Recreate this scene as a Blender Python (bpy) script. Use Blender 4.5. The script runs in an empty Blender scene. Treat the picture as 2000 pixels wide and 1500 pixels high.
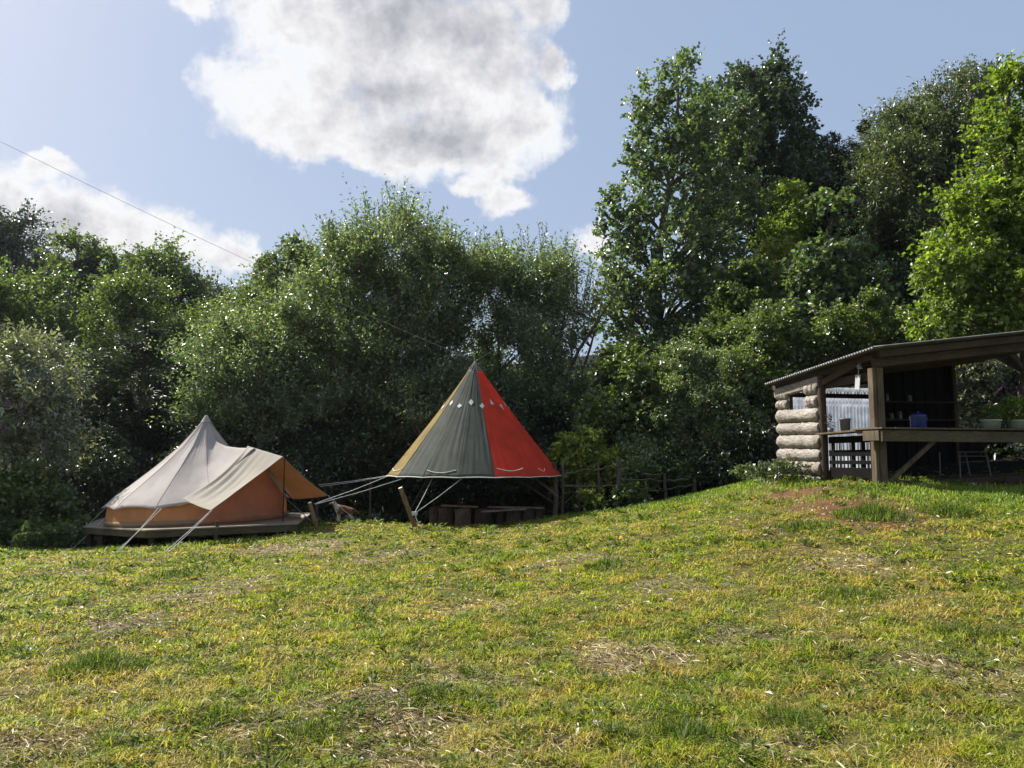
import bpy, bmesh, math, random
import numpy as np
from mathutils import Vector, Matrix, noise as mnoise
R = math.radians
random.seed(7)
rng = np.random.default_rng(11)
scene = bpy.context.scene
COL = scene.collection

# ------------------------------------------------------------------ camera
F = 1500.0                      # focal length in pixels of the 2000 px wide photograph
PITCH = math.atan(145 / F)
EYE = Vector((0, 0, 1.5))
cam_d = bpy.data.cameras.new("camera")
cam_d.sensor_width = 36
cam_d.lens = 36 * F / 2000
cam_d.clip_start = 0.05
cam_d.clip_end = 2000
cam = bpy.data.objects.new("camera", cam_d)
COL.objects.link(cam)
cam.location = EYE
cam.rotation_euler = (R(90) + PITCH, 0, 0)
scene.camera = cam
cp, sp = math.cos(PITCH), math.sin(PITCH)


def at(px, py, Y):
    """world point at ground-plan distance Y seen at photo pixel px,py"""
    a = (px - 1000) / F
    b = -(py - 750) / F
    dx, dy, dz = a, cp - b * sp, sp + b * cp
    return Vector((dx / dy * Y, Y, EYE.z + dz / dy * Y))


# ------------------------------------------------------------------ light
SUN_AZ, SUN_EL = R(-61), R(46)        # azimuth from +Y (negative = to the left)
sdir = Vector((math.sin(SUN_AZ) * math.cos(SUN_EL), math.cos(SUN_AZ) * math.cos(SUN_EL), math.sin(SUN_EL)))
sl = bpy.data.lights.new("sun", 'SUN')
sl.energy = 5.0
sl.angle = R(0.5)
sl.color = (1.0, 0.95, 0.86)
so = bpy.data.objects.new("sun", sl)
COL.objects.link(so)
so.rotation_euler = (-sdir).to_track_quat('-Z', 'Y').to_euler()
so.location = (-30, 20, 40)
scene.view_settings.view_transform = 'Standard'
scene.view_settings.look = 'None'
scene.view_settings.gamma = 1
scene.view_settings.exposure = 0.95
scene.cycles.max_bounces = 7
scene.cycles.diffuse_bounces = 4
scene.cycles.glossy_bounces = 2
scene.cycles.transmission_bounces = 5
scene.cycles.transparent_max_bounces = 4
scene.cycles.sample_clamp_indirect = 4

world = bpy.data.worlds.new("World")
scene.world = world
world.use_nodes = True
wt = world.node_tree
for n in list(wt.nodes):
    wt.nodes.remove(n)


def mk(nt, typ, **kw):
    n = nt.nodes.new(typ)
    for k, v in kw.items():
        setattr(n, k, v)
    return n


def wire(nt, src, dst):
    if hasattr(src, 'is_output') or hasattr(src, 'links'):
        nt.links.new(src, dst)
    else:
        dst.default_value = src


def math_n(nt, op, a, b=None, c=None, clamp=False):
    n = mk(nt, 'ShaderNodeMath', operation=op, use_clamp=clamp)
    for i, v in enumerate((a, b, c)):
        if v is not None:
            wire(nt, v, n.inputs[i])
    return n.outputs[0]


def mix_n(nt, fac, a, b, typ='MIX'):
    n = mk(nt, 'ShaderNodeMix', data_type='RGBA', blend_type=typ)
    wire(nt, fac, n.inputs[0])
    for v, s in ((a, n.inputs[6]), (b, n.inputs[7])):
        if isinstance(v, tuple) and len(v) == 3:
            v = (*v, 1)
        wire(nt, v, s)
    return n.outputs[2]


def ramp_n(nt, fac, stops):
    n = mk(nt, 'ShaderNodeValToRGB')
    el = n.color_ramp.elements
    while len(el) < len(stops):
        el.new(0.5)
    for e, (p, c) in zip(el, stops):
        e.position = p
        e.color = (*c, 1) if len(c) == 3 else c
    wire(nt, fac, n.inputs[0])
    return n.outputs[0]


def noise_n(nt, vec, scale, detail=4, rough=0.55, dist=0.0, out=0):
    n = mk(nt, 'ShaderNodeTexNoise')
    if vec is not None:
        nt.links.new(vec, n.inputs['Vector'])
    n.inputs['Scale'].default_value = scale
    n.inputs['Detail'].default_value = detail
    n.inputs['Roughness'].default_value = rough
    n.inputs['Distortion'].default_value = dist
    return n.outputs[out]


def build_world():
    nt = wt
    out = mk(nt, 'ShaderNodeOutputWorld')
    bg = mk(nt, 'ShaderNodeBackground')
    bg.inputs['Strength'].default_value = 0.1
    sky = mk(nt, 'ShaderNodeTexSky', sky_type='NISHITA')
    sky.sun_disc = False
    sky.sun_elevation = SUN_EL
    sky.sun_rotation = SUN_AZ
    sky.air_density = 1.0
    sky.dust_density = 2.2
    sky.ozone_density = 1.6
    tc = mk(nt, 'ShaderNodeTexCoord')
    d = tc.outputs['Generated']
    sep = mk(nt, 'ShaderNodeSeparateXYZ')
    nt.links.new(d, sep.inputs[0])
    az = math_n(nt, 'ARCTAN2', sep.outputs[0], sep.outputs[1])
    el = math_n(nt, 'ARCSINE', sep.outputs[2])
    cmb = mk(nt, 'ShaderNodeCombineXYZ')
    nt.links.new(az, cmb.inputs[0])
    nt.links.new(el, cmb.inputs[1])
    # ragged cloud outlines: warp the direction before measuring the cloud bodies
    def vm(op, a, b):
        n = mk(nt, 'ShaderNodeVectorMath', operation=op)
        wire(nt, a, n.inputs[0])
        wire(nt, b, n.inputs[1])
        return n.outputs['Value'] if op == 'LENGTH' else n.outputs[0]
    w1 = vm('SUBTRACT', noise_n(nt, d, 5.5, 5, 0.6, out=1), (0.5, 0.5, 0.5))
    w1 = vm('MULTIPLY', w1, (0.13, 0.08, 0))
    w2 = vm('SUBTRACT', noise_n(nt, d, 24, 8, 0.65, out=1), (0.5, 0.5, 0.5))
    w2 = vm('MULTIPLY', w2, (0.055, 0.045, 0))
    pos = vm('ADD', vm('ADD', cmb.outputs[0], w1), w2)

    def ang(px, py):
        v = (at(px, py, 10) - EYE).normalized()
        return math.atan2(v.x, v.y), math.asin(v.z)
    def body(blobs):
        tot = None
        for px, py, rx, ry in blobs:
            a0, e0 = ang(px, py)
            a1, _ = ang(px + rx, py)
            _, e1 = ang(px, py - ry)
            v = vm('SUBTRACT', pos, (a0, e0, 0))
            v = vm('MULTIPLY', v, (1 / max(1e-3, abs(a1 - a0)), 1 / max(1e-3, abs(e1 - e0)), 0))
            ln = vm('LENGTH', v, (0, 0, 0))
            g = math_n(nt, 'SUBTRACT', 1.35, ln, clamp=False)
            g = math_n(nt, 'MAXIMUM', g, 0.0)
            tot = g if tot is None else math_n(nt, 'SMOOTH_MAX', tot, g, 0.35)
        return math_n(nt, 'MAXIMUM', math_n(nt, 'MULTIPLY', math_n(nt, 'SUBTRACT', tot, 0.24), 1.25), 0.0)
    big = body([(560, 30, 130, 120), (470, 190, 100, 90), (610, 240, 160, 100), (600, 130, 120, 80), (740, 60, 230, 190), (800, 190, 150, 90), (900, 100, 190, 150),
                (1020, 250, 120, 80), (900, 220, 130, 80), (850, 285, 190, 75), (965, 335, 85, 48), (570, 275, 140, 62), (700, 300, 130, 48), (1060, 20, 75, 70), (985, 396, 64, 34), (920, 362, 60, 30), (390, 10, 50, 50), (1080, 130, 40, 60),
                (10, 400, 120, 90), (150, 430, 140, 85), (310, 470, 120, 66), (450, 500, 90, 50), (70, 330, 60, 30),
                (1150, 480, 60, 40)])
    # the rest of the sky, behind and above the viewer: scattered cloud
    nb = noise_n(nt, d, 2.2, 7, 0.6)
    behind = math_n(nt, 'MULTIPLY', math_n(nt, 'SUBTRACT', -0.15, sep.outputs[1]), 3.0, clamp=True)
    hi = math_n(nt, 'MULTIPLY', math_n(nt, 'SUBTRACT', sep.outputs[2], 0.62), 4.0, clamp=True)
    gate = math_n(nt, 'MAXIMUM', behind, hi)
    scat = math_n(nt, 'MULTIPLY', math_n(nt, 'MULTIPLY', math_n(nt, 'SUBTRACT', nb, 0.5), 5.0, clamp=True), gate)
    fine = noise_n(nt, d, 17, 9, 0.62, 0.3)
    med = noise_n(nt, d, 7, 6, 0.6, 0.2)
    dens = math_n(nt, 'MAXIMUM', big, scat)
    dens2 = math_n(nt, 'ADD', dens, math_n(nt, 'MULTIPLY', math_n(nt, 'SUBTRACT', fine, 0.50), 1.2))
    dens2 = math_n(nt, 'ADD', dens2, math_n(nt, 'MULTIPLY', math_n(nt, 'SUBTRACT', med, 0.5), 0.7))
    dens2 = math_n(nt, 'ADD', dens2, math_n(nt, 'MULTIPLY', math_n(nt, 'SUBTRACT', noise_n(nt, d, 45, 6, 0.65), 0.5), 0.55))
    dens2 = math_n(nt, 'MULTIPLY', dens2, math_n(nt, 'MULTIPLY', dens, 12.0, clamp=True))
    cover = mk(nt, 'ShaderNodeMapRange', interpolation_type='SMOOTHSTEP')
    nt.links.new(dens2, cover.inputs[0])
    cover.inputs[1].default_value = 0.06
    cover.inputs[2].default_value = 0.70
    # thin veil around
    veil = math_n(nt, 'MULTIPLY', math_n(nt, 'SUBTRACT', noise_n(nt, d, 3.3, 5, 0.6), 0.42), 0.8, clamp=True)
    cov = math_n(nt, 'MAXIMUM', cover.outputs[0], math_n(nt, 'MULTIPLY', math_n(nt, 'MULTIPLY', veil, math_n(nt, 'SUBTRACT', 0.25, sep.outputs[0], clamp=True)), 0.35))
    # thick cores are grey, thin lit rims bright
    grey = body([(820, 30, 300, 150), (940, 80, 180, 110), (720, 170, 150, 90), (60, 460, 190, 90), (860, 270, 170, 50)])
    sd3 = vm('ADD', d, (sdir.x*.030, sdir.y*.030, sdir.z*.030))
    sd4 = vm('ADD', d, (sdir.x*.012, sdir.y*.012, sdir.z*.012))
    relief = math_n(nt, 'ADD', math_n(nt, 'MULTIPLY', math_n(nt, 'SUBTRACT', noise_n(nt, d, 9, 6, 0.6), noise_n(nt, sd3, 9, 6, 0.6)), -0.8),
                    math_n(nt, 'MULTIPLY', math_n(nt, 'SUBTRACT', noise_n(nt, d, 26, 5, 0.6), noise_n(nt, sd4, 26, 5, 0.6)), -0.9))
    thick = math_n(nt, 'ADD', math_n(nt, 'ADD', math_n(nt, 'MULTIPLY', dens, 0.18), math_n(nt, 'ADD', relief, math_n(nt, 'MULTIPLY', math_n(nt, 'MAXIMUM', grey, scat), 0.42))), math_n(nt, 'MULTIPLY', math_n(nt, 'SUBTRACT', noise_n(nt, d, 8, 8, 0.6, 0.3), 0.5), 0.7))
    ccol = ramp_n(nt, thick, [(0.0, (4.7, 4.8, 5.0)), (0.12, (4.9, 4.9, 5.0)), (0.30, (4.3, 4.28, 4.4)), (0.50, (3.5, 3.5, 3.7)), (0.85, (2.3, 2.4, 2.6))])
    skyc = mix_n(nt, 1.0, mix_n(nt, 1.0, sky.outputs[0], (0.29, 0.25, 0.22), 'MULTIPLY'), (1.45, 1.90, 2.70), 'ADD')
    col = mix_n(nt, cov, skyc, ccol)
    nt.links.new(col, bg.inputs['Color'])
    nt.links.new(bg.outputs[0], out.inputs[0])


build_world()

# ------------------------------------------------------------------ helpers
def tag(o, label=None, cat=None, group=None, kind=None):
    if label: o['label'] = label
    if cat: o['category'] = cat
    if group: o['group'] = group
    if kind: o['kind'] = kind
    return o


def thing(name, loc, label, cat, group=None):
    o = bpy.data.objects.new(name, None)
    o.empty_display_size = 0.2
    COL.objects.link(o)
    o.location = loc
    return tag(o, label, cat, group)


def link(name, me, mat, parent=None):
    o = bpy.data.objects.new(name, me)
    COL.objects.link(o)
    if mat is not None:
        for m in (mat if isinstance(mat, (list, tuple)) else [mat]):
            me.materials.append(m)
    if parent is not None:
        o.parent = parent
        root = parent
        off = Vector((0, 0, 0))
        while root is not None:
            off += root.location
            root = root.parent
        o.matrix_parent_inverse = Matrix.Translation(-off)
    return o


class MB:
    """collects shapes (world coordinates) into one mesh"""
    def __init__(s):
        s.v = []
        s.f = []
        s.mi = []
        s.sm = []

    def add(s, vs, fs, mi=0, smooth=False):
        b = len(s.v)
        s.v += [tuple(v) for v in vs]
        for f in fs:
            s.f.append(tuple(b + i for i in f))
            s.mi.append(mi)
            s.sm.append(smooth)

    def beam(s, p, q, w, h, up=(0, 0, 1), mi=0, bev=0.12):
        """chamfered timber from p to q, w across, h along up"""
        p, q, up = Vector(p), Vector(q), Vector(up)
        d = (q - p).normalized()
        sd = d.cross(up).normalized()
        u = sd.cross(d).normalized()
        c = min(w, h) * bev
        prof = [(-w/2+c, -h/2), (w/2-c, -h/2), (w/2, -h/2+c), (w/2, h/2-c), (w/2-c, h/2), (-w/2+c, h/2), (-w/2, h/2-c), (-w/2, -h/2+c)]
        n = 8
        vs = [p + sd*a + u*b for a, b in prof] + [q + sd*a + u*b for a, b in prof]
        fs = [(i, (i+1) % n, n+(i+1) % n, n+i) for i in range(n)] + [tuple(range(n))[::-1], tuple(range(n, 2*n))]
        s.add(vs, fs, mi)

    def tube(s, pts, rad, n=8, mi=0, wob=0.0, cap=True, smooth=True):
        pts = [Vector(p) for p in pts]
        if not isinstance(rad, (list, tuple)):
            rad = [rad] * len(pts)
        vs, fs = [], []
        ref = Vector((0.13, 0.21, 0.97))
        for i, p in enumerate(pts):
            d = (pts[min(i+1, len(pts)-1)] - pts[max(i-1, 0)]).normalized()
            if abs(d.dot(ref)) > 0.93:
                ref = Vector((0.9, 0.3, 0.1))
            a = d.cross(ref).normalized()
            b = d.cross(a).normalized()
            for k in range(n):
                t = 2*math.pi*k/n
                r = rad[i] * (1 + wob*(mnoise.noise(Vector((p.x*2+k*1.7, p.y*2, p.z*2+k)))))
                vs.append(p + a*math.cos(t)*r + b*math.sin(t)*r)
        for i in range(len(pts)-1):
            for k in range(n):
                fs.append((i*n+k, i*n+(k+1) % n, (i+1)*n+(k+1) % n, (i+1)*n+k))
        s.add(vs, fs, mi, smooth)
        if cap:
            m = (len(pts)-1)*n
            s.add([vs[k] for k in range(n)], [tuple(range(n))[::-1]], mi)
            s.add([vs[m+k] for k in range(n)], [tuple(range(n))], mi)

    def lathe(s, c, prof, n=20, mi=0, smooth=True):
        c = Vector(c)
        vs, fs = [], []
        for r, z in prof:
            for k in range(n):
                t = 2*math.pi*k/n
                vs.append(c + Vector((r*math.cos(t), r*math.sin(t), z)))
        for i in range(len(prof)-1):
            for k in range(n):
                fs.append((i*n+k, i*n+(k+1) % n, (i+1)*n+(k+1) % n, (i+1)*n+k))
        s.add(vs, fs, mi, smooth)

    def build(s, name, mat, parent=None):
        me = bpy.data.meshes.new(name)
        me.from_pydata(s.v, [], s.f)
        me.polygons.foreach_set('material_index', s.mi)
        me.polygons.foreach_set('use_smooth', s.sm)
        me.update()
        return link(name, me, mat, parent)


def sheet(name, P, mat, parent=None, thick=0.0, smooth=True, closed=False):
    """grid of points P[i][j] -> a cloth-like sheet (with thickness)"""
    n, m = len(P), len(P[0])
    vs = [tuple(p) for row in P for p in row]
    fs = []
    for i in range(n-1):
        for j in range(m - (0 if closed else 1)):
            j2 = (j+1) % m
            fs.append((i*m+j, i*m+j2, (i+1)*m+j2, (i+1)*m+j))
    me = bpy.data.meshes.new(name)
    me.from_pydata(vs, [], fs)
    me.polygons.foreach_set('use_smooth', [smooth]*len(fs))
    me.update()
    o = link(name, me, mat, parent)
    if thick:
        md = o.modifiers.new('thickness', 'SOLIDIFY')
        md.thickness = thick
        md.offset = 0
    return o


def np_mesh(name, V, loops, starts, totals, smooth=False):
    me = bpy.data.meshes.new(name)
    me.vertices.add(len(V))
    me.vertices.foreach_set('co', V.astype(np.float32).ravel())
    me.loops.add(len(loops))
    me.loops.foreach_set('vertex_index', loops.astype(np.int32).ravel())
    me.polygons.add(len(starts))
    me.polygons.foreach_set('loop_start', starts.astype(np.int32))
    try:
        me.polygons.foreach_set('loop_total', totals.astype(np.int32))
    except Exception:
        pass
    if smooth:
        me.polygons.foreach_set('use_smooth', np.ones(len(starts), dtype=bool))
    me.update(calc_edges=True)
    return me


def norm(a):
    return a / np.maximum(1e-9, np.linalg.norm(a, axis=-1, keepdims=True))


def rdir(n):
    return norm(rng.normal(size=(n, 3)))


def leaf_mesh(name, P, D, N, L, W, fold=0.22, curl=0.12):
    """one folded, drooping leaf (4 points, 2 triangles) per row"""
    n = len(P)
    D = norm(D)
    S = norm(np.cross(D, N))
    N = norm(np.cross(S, D))
    L = np.broadcast_to(np.asarray(L, float), (n,))[:, None]
    W = np.broadcast_to(np.asarray(W, float), (n,))[:, None]
    mid = P + D*L*0.42
    V = np.stack([P, mid - S*W*0.5 + N*W*fold, P + D*L - N*L*curl, mid + S*W*0.5 + N*W*fold], axis=1).reshape(-1, 3)
    base = (np.arange(n)*4)[:, None]
    loops = (base + np.array([[0, 1, 2, 0, 2, 3]])).ravel()
    starts = np.arange(2*n)*3
    return np_mesh(name, V, loops, starts, np.full(2*n, 3))


# ------------------------------------------------------------------ terrain
ctrl = []
for px, py, Y in [(0, 1075, 17.5), (170, 1076, 18.5), (300, 1071, 16.3), (430, 1060, 16.5), (560, 1041, 17.3), (620, 1027, 17.6), (800, 1031, 17.5),
                  (950, 1030, 19), (1030, 1024, 19), (1100, 1012, 19), (1210, 1000, 19.3), (1300, 981, 19.5), (1420, 957, 19.5), (1500, 934, 18.5), (1150, 1008, 18.2), (1260, 992, 18.4), (1360, 972, 18.4), (1450, 955, 17.6),
                  (1560, 930, 16.4), (1610, 944, 15.3), (1715, 946, 13.9), (1850, 950, 14.2), (2000, 948, 14.8), (1900, 1010, 11.5), (1600, 1000, 12.0)]:
    p = at(px, py, Y)
    ctrl.append((p.x, p.y, p.z))
ctrl += [(0, 0, 0), (-3, 4, -.02), (3, 4, .08), (0, 8, -.02), (-6, 9, -.16), (6, 8, .42), (-14, 12, -.45), (-20, 22, -.8), (-8, 24, -.55),
         (0, 25, -.3), (5, 25, .4), (9, 24, 1.5), (-30, 48, 5), (-12, 48, 3), (0, 46, 3.5), (12, 38, 6.5), (22, 34, 10), (13, 20, 2.0),
         (16, 15, 2.2), (30, 18, 6), (0, -15, -.5), (-25, 0, -1.0), (22, 0, 2.2), (0, 160, 18), (-110, 110, 14), (110, 110, 24), (-150, 0, 0),
         (150, 0, 16), (0, -150, -4), (-110, -110, -4), (110, -110, 4)]
for px, py, Y in [(1000, 1062, 14), (1150, 1040, 14), (1280, 1015, 15), (1100, 1090, 11), (1400, 985, 15.5), (200, 1100, 13.5), (400, 1092, 13.5), (600, 1078, 14), (800, 1070, 14)]:
    p = at(px, py, Y)
    ctrl.append((p.x, p.y, p.z))
ctrl = np.array(ctrl)


def tpsU(r2):
    return 0.5 * r2 * np.log(np.maximum(r2, 1e-9))


_n = len(ctrl)
_A = np.zeros((_n+3, _n+3))
_d2 = ((ctrl[:, None, :2] - ctrl[None, :, :2])**2).sum(-1)
_A[:_n, :_n] = tpsU(_d2) + np.eye(_n)*0.08
_A[:_n, _n] = 1
_A[:_n, _n+1:] = ctrl[:, :2]
_A[_n, :_n] = 1
_A[_n+1:, :_n] = ctrl[:, :2].T
_b = np.zeros(_n+3)
_b[:_n] = ctrl[:, 2]
_w = np.linalg.solve(_A, _b)


def vnoise(x, y, s, seed=0.0):
    """cheap smooth pseudo noise, vectorised, about -1..1"""
    x = x*s + seed
    y = y*s - seed*1.3
    return (np.sin(x*1.0 + 1.7*np.sin(y*1.1 + seed)) + np.sin(y*1.3 + 1.3*np.sin(x*0.9 + 2.1)) + np.sin((x+y)*0.71 + 1.9*np.sin((x-y)*0.63))
            + 0.6*np.sin(x*2.3 + 1.1*np.sin(y*2.7)) + 0.6*np.sin(y*2.9 + 1.4*np.sin(x*1.9))) / 4.2


def ground(x, y):
    x = np.atleast_1d(np.asarray(x, float))
    y = np.atleast_1d(np.asarray(y, float))
    out = np.empty(x.shape)
    fx, fy, fo = x.ravel(), y.ravel(), np.empty(x.size)
    for i in range(0, fx.size, 60000):
        a, b = fx[i:i+60000], fy[i:i+60000]
        d2 = (a[:, None]-ctrl[None, :, 0])**2 + (b[:, None]-ctrl[None, :, 1])**2
        fo[i:i+60000] = tpsU(d2) @ _w[:_n] + _w[_n] + a*_w[_n+1] + b*_w[_n+2]
    out = fo.reshape(x.shape)
    near = np.clip(1.4 - np.hypot(x, y-10)/30, 0, 1)
    out = out + near*(0.035*vnoise(x, y, 1.3, 2.0) + 0.034*vnoise(x, y, 4.7, 5.0) + 0.022*vnoise(x, y, 13.0, 1.0))
    return out


def gz(x, y):
    return float(ground([x], [y])[0])


# worn patches: straw and bare soil in the turf (x, y, rx, ry, amount)
def patch_px(px, py, rx, ry, a):
    dy = (py-895) / F
    Y = 1.5/dy
    for _ in range(12):
        x = (px-1000)/F*Y
        Y = (1.5-gz(x, Y))/dy*0.5 + Y*0.5
    x = (px-1000)/F*Y
    return (x, Y, rx/F*Y*1.0, max(0.12, ry/F*Y/(1.5-gz(x, Y))*Y), a)


STRAW = [patch_px(*p) for p in [(750, 1385, 185, 85, 1.0), (270, 1215, 85, 28, 1.0), (400, 1155, 85, 18, 1.0), (600, 1068, 110, 10, 1.0), (470, 1130, 70, 12, .7),
                                (1230, 1270, 130, 34, .8), (120, 1430, 140, 46, .85), (1780, 1300, 90, 28, .6), (1100, 1100, 110, 13, .55), (880, 1310, 110, 28, .7),
                                (760, 1080, 110, 10, .8), (60, 1330, 60, 28, .7), (1500, 1440, 130, 44, .5), (1000, 1450, 120, 40, .5), (520, 1400, 90, 36, .8),
                                (1930, 1320, 80, 30, .6), (1650, 1090, 90, 14, .5), (1320, 1140, 90, 16, .5), (930, 1180, 90, 16, .5), (1440, 1230, 80, 20, .5), (170, 1110, 70, 10, .5)]]
SOIL = [patch_px(*p) for p in [(1600, 975, 100, 22, 1.0), (1480, 1030, 60, 16, .5), (1690, 990, 60, 10, .7), (1780, 962, 60, 7, .6)]]


def patch(x, y, L):
    r = np.zeros(np.shape(x))
    wob = 0.35*vnoise(x, y, 4.0, 3.0) + 0.3*vnoise(x, y, 11.0, 8.0)
    for px, py, rx, ry, a in L:
        d = np.hypot((x-px)/rx, (y-py)/ry)
        r = np.maximum(r, a*np.clip((1.2 - d + wob)*1.8, 0, 1))
    return r


def grad_axis(lo, hi, fine_lo, fine_hi, step, grow):
    xs = [fine_lo]
    while xs[-1] < fine_hi:
        xs.append(xs[-1]+step)
    s = step
    while xs[-1] < hi:
        s *= grow
        xs.append(xs[-1]+s)
    s = step
    while xs[0] > lo:
        s *= grow
        xs.insert(0, xs[0]-s)
    return np.array(xs)


# ------------------------------------------------------------------ materials
def new_mat(name):
    m = bpy.data.materials.new(name)
    m.use_nodes = True
    nt = m.node_tree
    for n in list(nt.nodes):
        nt.nodes.remove(n)
    out = mk(nt, 'ShaderNodeOutputMaterial')
    return m, nt, out


def pbsdf(nt, col, rough=0.8, spec=0.3, metal=0.0, bump=None):
    p = mk(nt, 'ShaderNodeBsdfPrincipled')
    if isinstance(col, tuple) and len(col) == 3:
        col = (*col, 1)
    wire(nt, col, p.inputs['Base Color'])
    wire(nt, rough, p.inputs['Roughness'])
    p.inputs['Specular IOR Level'].default_value = spec
    p.inputs['Metallic'].default_value = metal
    if bump is not None:
        b = mk(nt, 'ShaderNodeBump')
        b.inputs['Strength'].default_value = bump[1]
        b.inputs['Distance'].default_value = bump[2]
        nt.links.new(bump[0], b.inputs['Height'])
        nt.links.new(b.outputs[0], p.inputs['Normal'])
    return p


def leaf_mat(name, c1, c2, c3, trans=0.42, rough=0.36, spec=0.5, tgain=1.7, patchy=0.5):
    m, nt, out = new_mat(name)
    geo = mk(nt, 'ShaderNodeNewGeometry')
    rnd = geo.outputs['Random Per Island']
    col = ramp_n(nt, rnd, [(0.0, c1), (0.5, c2), (0.93, c3), (1.0, tuple(min(1, x*1.25) for x in c3))])
    big = noise_n(nt, geo.outputs['Position'], 0.9, 2)
    dark = ramp_n(nt, big, [(0.35, (1-patchy*.4, 1-patchy*.35, 1-patchy*.35)), (0.65, (1+patchy*.35, 1+patchy*.3, 1+patchy*.1))])
    col = mix_n(nt, 1.0, col, dark, 'MULTIPLY')
    p = pbsdf(nt, col, rough, spec)
    t = mk(nt, 'ShaderNodeBsdfTranslucent')
    tc = mix_n(nt, 1.0, col, (tgain*1.15, tgain*1.25, tgain*0.45), 'MULTIPLY')
    nt.links.new(tc, t.inputs[0])
    mx = mk(nt, 'ShaderNodeMixShader')
    mx.inputs[0].default_value = trans
    nt.links.new(p.outputs[0], mx.inputs[1])
    nt.links.new(t.outputs[0], mx.inputs[2])
    nt.links.new(mx.outputs[0], out.inputs[0])
    return m


def canvas_mat(name, col, trans=0.3, tcol=None, stain=0.25, weave=260):
    m, nt, out = new_mat(name)
    geo = mk(nt, 'ShaderNodeNewGeometry')
    pos = geo.outputs['Position']
    n1 = noise_n(nt, pos, 2.2, 6, 0.6)
    st = ramp_n(nt, n1, [(0.3, (1-stain, 1-stain, 1-stain*0.9)), (0.62, (1.03,)*3)])
    c = mix_n(nt, 1.0, (*col, 1), st, 'MULTIPLY')
    bm = math_n(nt, 'ADD', math_n(nt, 'MULTIPLY', noise_n(nt, pos, weave, 2), 0.15), noise_n(nt, pos, 7, 4))
    p = pbsdf(nt, c, 0.85, 0.2, bump=(bm, 0.25, 0.03))
    t = mk(nt, 'ShaderNodeBsdfTranslucent')
    tc = mix_n(nt, 1.0, (*(tcol or col), 1), st, 'MULTIPLY')
    nt.links.new(tc, t.inputs[0])
    mx = mk(nt, 'ShaderNodeMixShader')
    mx.inputs[0].default_value = trans
    nt.links.new(p.outputs[0], mx.inputs[1])
    nt.links.new(t.outputs[0], mx.inputs[2])
    nt.links.new(mx.outputs[0], out.inputs[0])
    return m


def wood_mat(name, c1, c2, scale=(3, 3, 22), rough=0.8, bump=0.5):
    m, nt, out = new_mat(name)
    geo = mk(nt, 'ShaderNodeNewGeometry')
    tc = mk(nt, 'ShaderNodeTexCoord')
    mp = mk(nt, 'ShaderNodeMapping')
    mp.inputs['Scale'].default_value = scale
    nt.links.new(tc.outputs['Object'], mp.inputs[0])
    g = noise_n(nt, mp.outputs[0], 2.2, 8, 0.65, 0.6)
    b = noise_n(nt, tc.outputs['Object'], 1.3, 4)
    c = ramp_n(nt, g, [(0.3, c1), (0.7, c2)])
    k = ramp_n(nt, b, [(0.3, (0.62, 0.6, 0.58)), (0.7, (1.1, 1.1, 1.1))])
    c = mix_n(nt, 1.0, c, k, 'MULTIPLY')
    p = pbsdf(nt, c, rough, 0.25, bump=(g, bump, 0.02))
    nt.links.new(p.outputs[0], out.inputs[0])
    return m


def plain_mat(name, col, rough=0.6, spec=0.4, metal=0.0, var=0.3, scale=6):
    m, nt, out = new_mat(name)
    tc = mk(nt, 'ShaderNodeTexCoord')
    n = noise_n(nt, tc.outputs['Object'], scale, 6, 0.65)
    k = ramp_n(nt, n, [(0.3, (1-var,)*3), (0.7, (1+var*.3,)*3)])
    c = mix_n(nt, 1.0, (*col, 1), k, 'MULTIPLY')
    p = pbsdf(nt, c, rough, spec, metal, bump=(n, 0.2, 0.01))
    nt.links.new(p.outputs[0], out.inputs[0])
    return m


def ground_mat():
    m, nt, out = new_mat('turf_soil')
    geo = mk(nt, 'ShaderNodeNewGeometry')
    pos = geo.outputs['Position']
    a1 = mk(nt, 'ShaderNodeAttribute', attribute_name='straw')
    a2 = mk(nt, 'ShaderNodeAttribute', attribute_name='soil')
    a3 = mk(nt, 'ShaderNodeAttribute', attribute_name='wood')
    n1 = noise_n(nt, pos, 1.6, 8, 0.7, 0.3)
    n2 = noise_n(nt, pos, 22, 6, 0.7)
    n3 = noise_n(nt, pos, 0.45, 4, 0.6)
    g = ramp_n(nt, n2, [(0.3, (0.025, 0.028, 0.009)), (0.5, (0.07, 0.08, 0.020)), (0.72, (0.17, 0.155, 0.055))])
    dry = ramp_n(nt, n2, [(0.3, (0.07, 0.05, 0.022)), (0.7, (0.22, 0.175, 0.075))])
    f = ramp_n(nt, math_n(nt, 'ADD', math_n(nt, 'MULTIPLY', n1, 0.6), math_n(nt, 'MULTIPLY', n3, 0.4)), [(0.46, (0, 0, 0)), (0.60, (1, 1, 1))])
    c = mix_n(nt, math_n(nt, 'MULTIPLY', f, 0.6), g, dry)
    straw = ramp_n(nt, n2, [(0.3, (0.08, 0.055, 0.032)), (0.55, (0.22, 0.17, 0.11)), (0.75, (0.46, 0.39, 0.28))])
    c = mix_n(nt, a1.outputs['Fac'], c, straw)
    soil = ramp_n(nt, n2, [(0.3, (0.07, 0.035, 0.018)), (0.7, (0.20, 0.105, 0.055))])
    c = mix_n(nt, a2.outputs['Fac'], c, soil)
    litter = ramp_n(nt, n2, [(0.3, (0.006, 0.006, 0.004)), (0.7, (0.018, 0.015, 0.009))])  # leaf litter made near black, with the shade under the trees painted in
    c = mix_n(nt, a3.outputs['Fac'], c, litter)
    p = pbsdf(nt, c, 0.95, 0.1, bump=(math_n(nt, 'ADD', n2, n1), 0.8, 0.05))
    nt.links.new(p.outputs[0], out.inputs[0])
    return m


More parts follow.
